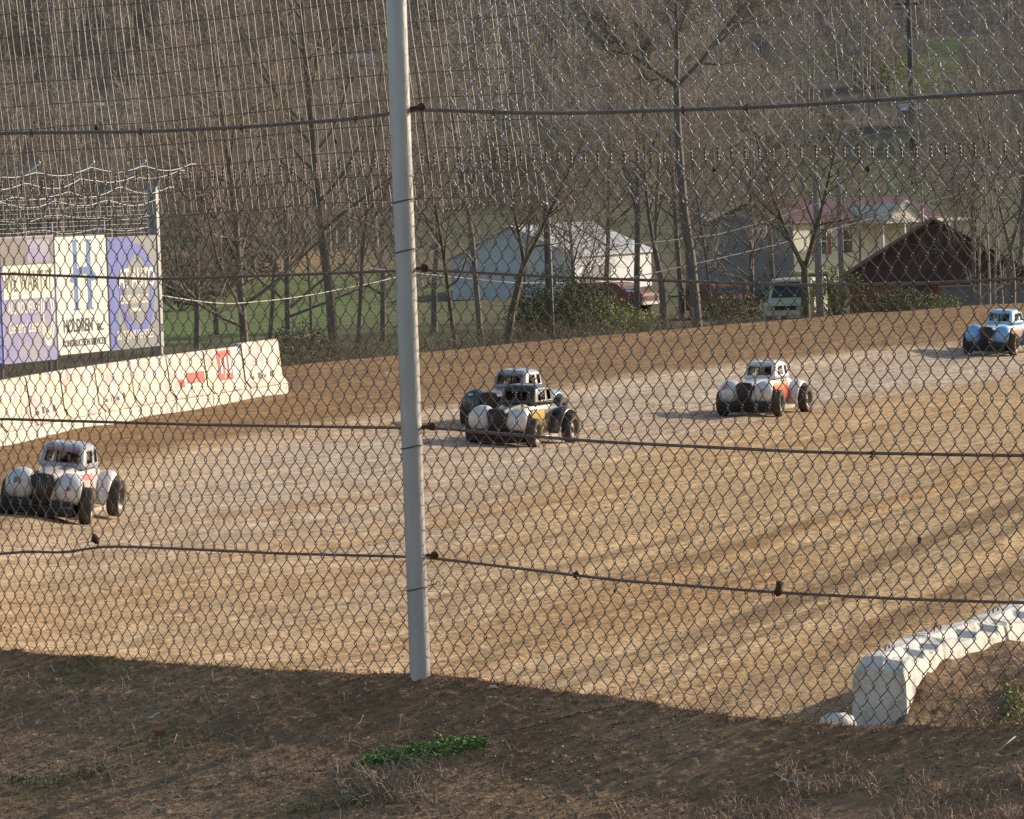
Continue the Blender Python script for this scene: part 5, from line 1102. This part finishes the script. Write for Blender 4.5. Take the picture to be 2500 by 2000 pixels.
flake('tan_leaf', 'upright tan leaf near the fence foot at left', 'leaf', 262, 1668, [(-.014, -.002), (-.004, .002), (.012, .012), (.010, .006), (-.002, -.004)], m_tanl, .003, -.3)
flake('white_stick', 'short white stick lying on the soil left of centre', 'litter', 540, 1720, [(-.016, 0), (0, .006), (.016, .004), (.014, .0), (0, .002)], m_paper, .003, -.4)
flake('cream_flower_scrap', 'cream coloured crumpled scrap at the bottom left', 'litter', 302, 1986, [(-.012, 0), (-.01, .014), (0, .008), (.01, .016), (.014, .004), (.004, -.004)], m_tanl, .006, -.2)
flake('pale_pebble', 'pale flat pebble at the fence foot right of the post', 'pebble', 1203, 1684, [(-.012, 0), (-.008, .006), (.008, .007), (.013, 0)], m_paper, .01)
def stick(label, pix, r, m=m_straw):
    q = [bpix(*p)+[0, 0, .006] for p in pix]; c = q[0]; o = MB().tube([tuple(v-c) for v in q], r, 5).build('twig', m, loc=tuple(c)); tag(o, label, 'twig', 'twigs lying on the soil')
stick('long pale twig on the soil right of centre, kinked in the middle', [(1895, 1896), (1925, 1915), (1960, 1918)], .0018, m_paper); stick('thin pale twig standing over the soil below the post', [(862, 1788), (880, 1768), (888, 1750)], .0015)
stick('thin twig near the rusty scrap leaning upward', [(425, 1820), (432, 1796)], .0016); stick('long thin twig across the soil above the weed patch', [(640, 1706), (690, 1692), (715, 1704)], .0015)
stick('pale twig at the far right of the soil', [(2440, 1836), (2480, 1805)], .0016, m_paper)
# thicket of fine trees between the bank and the buildings: distinct stems, one object each
for k_, (px, Z, s, key) in enumerate(((350, 215, .8, 'slim'), (530, 230, .85, 'low'), (760, 228, .8, 'slim'), (935, 196, .85, 'low'), (1060, 214, .8, 'tall'), (1275, 232, .8, 'slim'), (1410, 215, .75, 'low'), (1665, 236, .85, 'tall'), (1745, 226, .75, 'slim'), (1835, 244, .9, 'low'), (1890, 252, .9, 'tall'), (2095, 250, .8, 'slim'), (2380, 214, .8, 'low'), (2490, 236, .9, 'tall'))):
    lab = ['fine twigged tree behind the sign boards', 'low grey tree behind the bushy bare tree, at its left', 'fine tree behind and left of the straight tree by the post', 'low tree standing just left of the post behind the slim one', 'tall fine tree right of the post over the barn gable', 'fine twigged tree over the barn ridge', 'low tree covering the corner of the barn', 'tall fine tree left of the tallest forked tree', 'fine tree right of the tallest forked trunk', 'low tree before the shaded end of the cream house', 'tall fine tree before the left corner of the cream house', 'fine tree beside the house porch', 'low grey tree over the right end of the dark shed', 'tall fine tree in the far right corner behind the bank'][k_]
    tree(lab, key, on_ground(px, Z), k_*1.3, s, m_bark, m_twig2, 'fine trees behind the bank')
# reddish crumbs and bits of bark caught along the foot of the mesh
V, Q = blades(1500, lambda g, n: (lambda u_, d_: bz(u_, d_))(g.uniform(-.2, 5, n), np.abs(g.normal(0, .035, n))-.01), .006, .022, .0014, 61, 1.0)
tag(link('fence_foot_litter', npmesh('fence_foot_litter', V, Q), mat('reddish_bark', (.24, .11, .06), (.13, .07, .045), 14, rough=.9)), 'reddish bark bits along the crest under the fence', 'litter', kind='stuff')
# infield weeds and litter beside the right barrier
def inf(n, seed, px0, px1, py0, py1):
    g = np.random.default_rng(seed); A_ = np.stack([g.uniform(px0, px1, n), g.uniform(py0, py1, n)], 1); out = []
    for a, b in A_:
        r = ray(a, b); t = (CAMZ-.40)/-r[2]; x, y = r[0]*t, t
        out.append((x, y))
    o = np.array(out); xb = np.interp(o[:, 1], [0, 45, 46.9, 48.6, 50.6, 52.2, 54, 56, 62], [3.3, 3.45, 3.93, 4.63, 5.3, 5.9, 6.8, 9, 60]); o = o[(o[:, 0] > xb+.25) & (o[:, 1] > 38)]; x, y = o[:, 0], o[:, 1]
    z = Htrack(x, y)+.14+.36*np.clip((y-44.6)/1.2, 0, 1)+fbm(x*1.3, y*1.3, 4, 51)*.16; return np.stack([x, y, z], 1)
g_ = np.random.default_rng(3); c = inf(700, 4, 2180, 2560, 1500, 1790); n = len(c); th = g_.uniform(0, 6.28, n); L = g_.uniform(.04, .16, n); e = c+np.stack([L*np.cos(th), L*np.sin(th), L*g_.uniform(.05, .7, n)], 1)
V, Q = ntubes(np.stack([c-[0, 0, .01], (c+e)/2+[0, 0, .01], e], 1), np.array([.006, .005, .003]), 3); tag(link('infield_straw', npmesh('infield_straw', V, Q), m_straw), 'dry stalks lying on the brown dirt right of the barrier', 'litter', kind='stuff')
for k_, (bx, lab) in enumerate((((2395, 2470, 1670, 1712), 'green weed clump on the dirt right of the barrier'), ((2450, 2500, 1640, 1672), 'smaller green weed clump at the right photo edge beyond the barrier'))):
    c = inf(420, 9+k_, *bx); n = len(c); g_ = np.random.default_rng(k_); c[:, 2] += g_.random(n)*.05; a = g_.normal(0, 1, (n, 3)); a /= np.linalg.norm(a, axis=1, keepdims=True); b = np.cross(a, g_.normal(0, 1, (n, 3))); b /= np.linalg.norm(b, axis=1, keepdims=True); s = .028*g_.uniform(.5, 1.2, n)[:, None]
    m0 = c.mean(0); V = np.stack([c-a*s, c-b*s*.5, c+a*s, c+b*s*.5], 1).reshape(-1, 3)-m0; root = empty('weed_clump', tuple(m0), 0, lab, 'weed'); link('foliage', npmesh('foliage', V, np.arange(n*4).reshape(n, 4), smooth=False, col=np.repeat(g_.uniform(.6, 1.4, (n, 1))*np.ones((1, 3)), 4, 0)), m_spring, root)
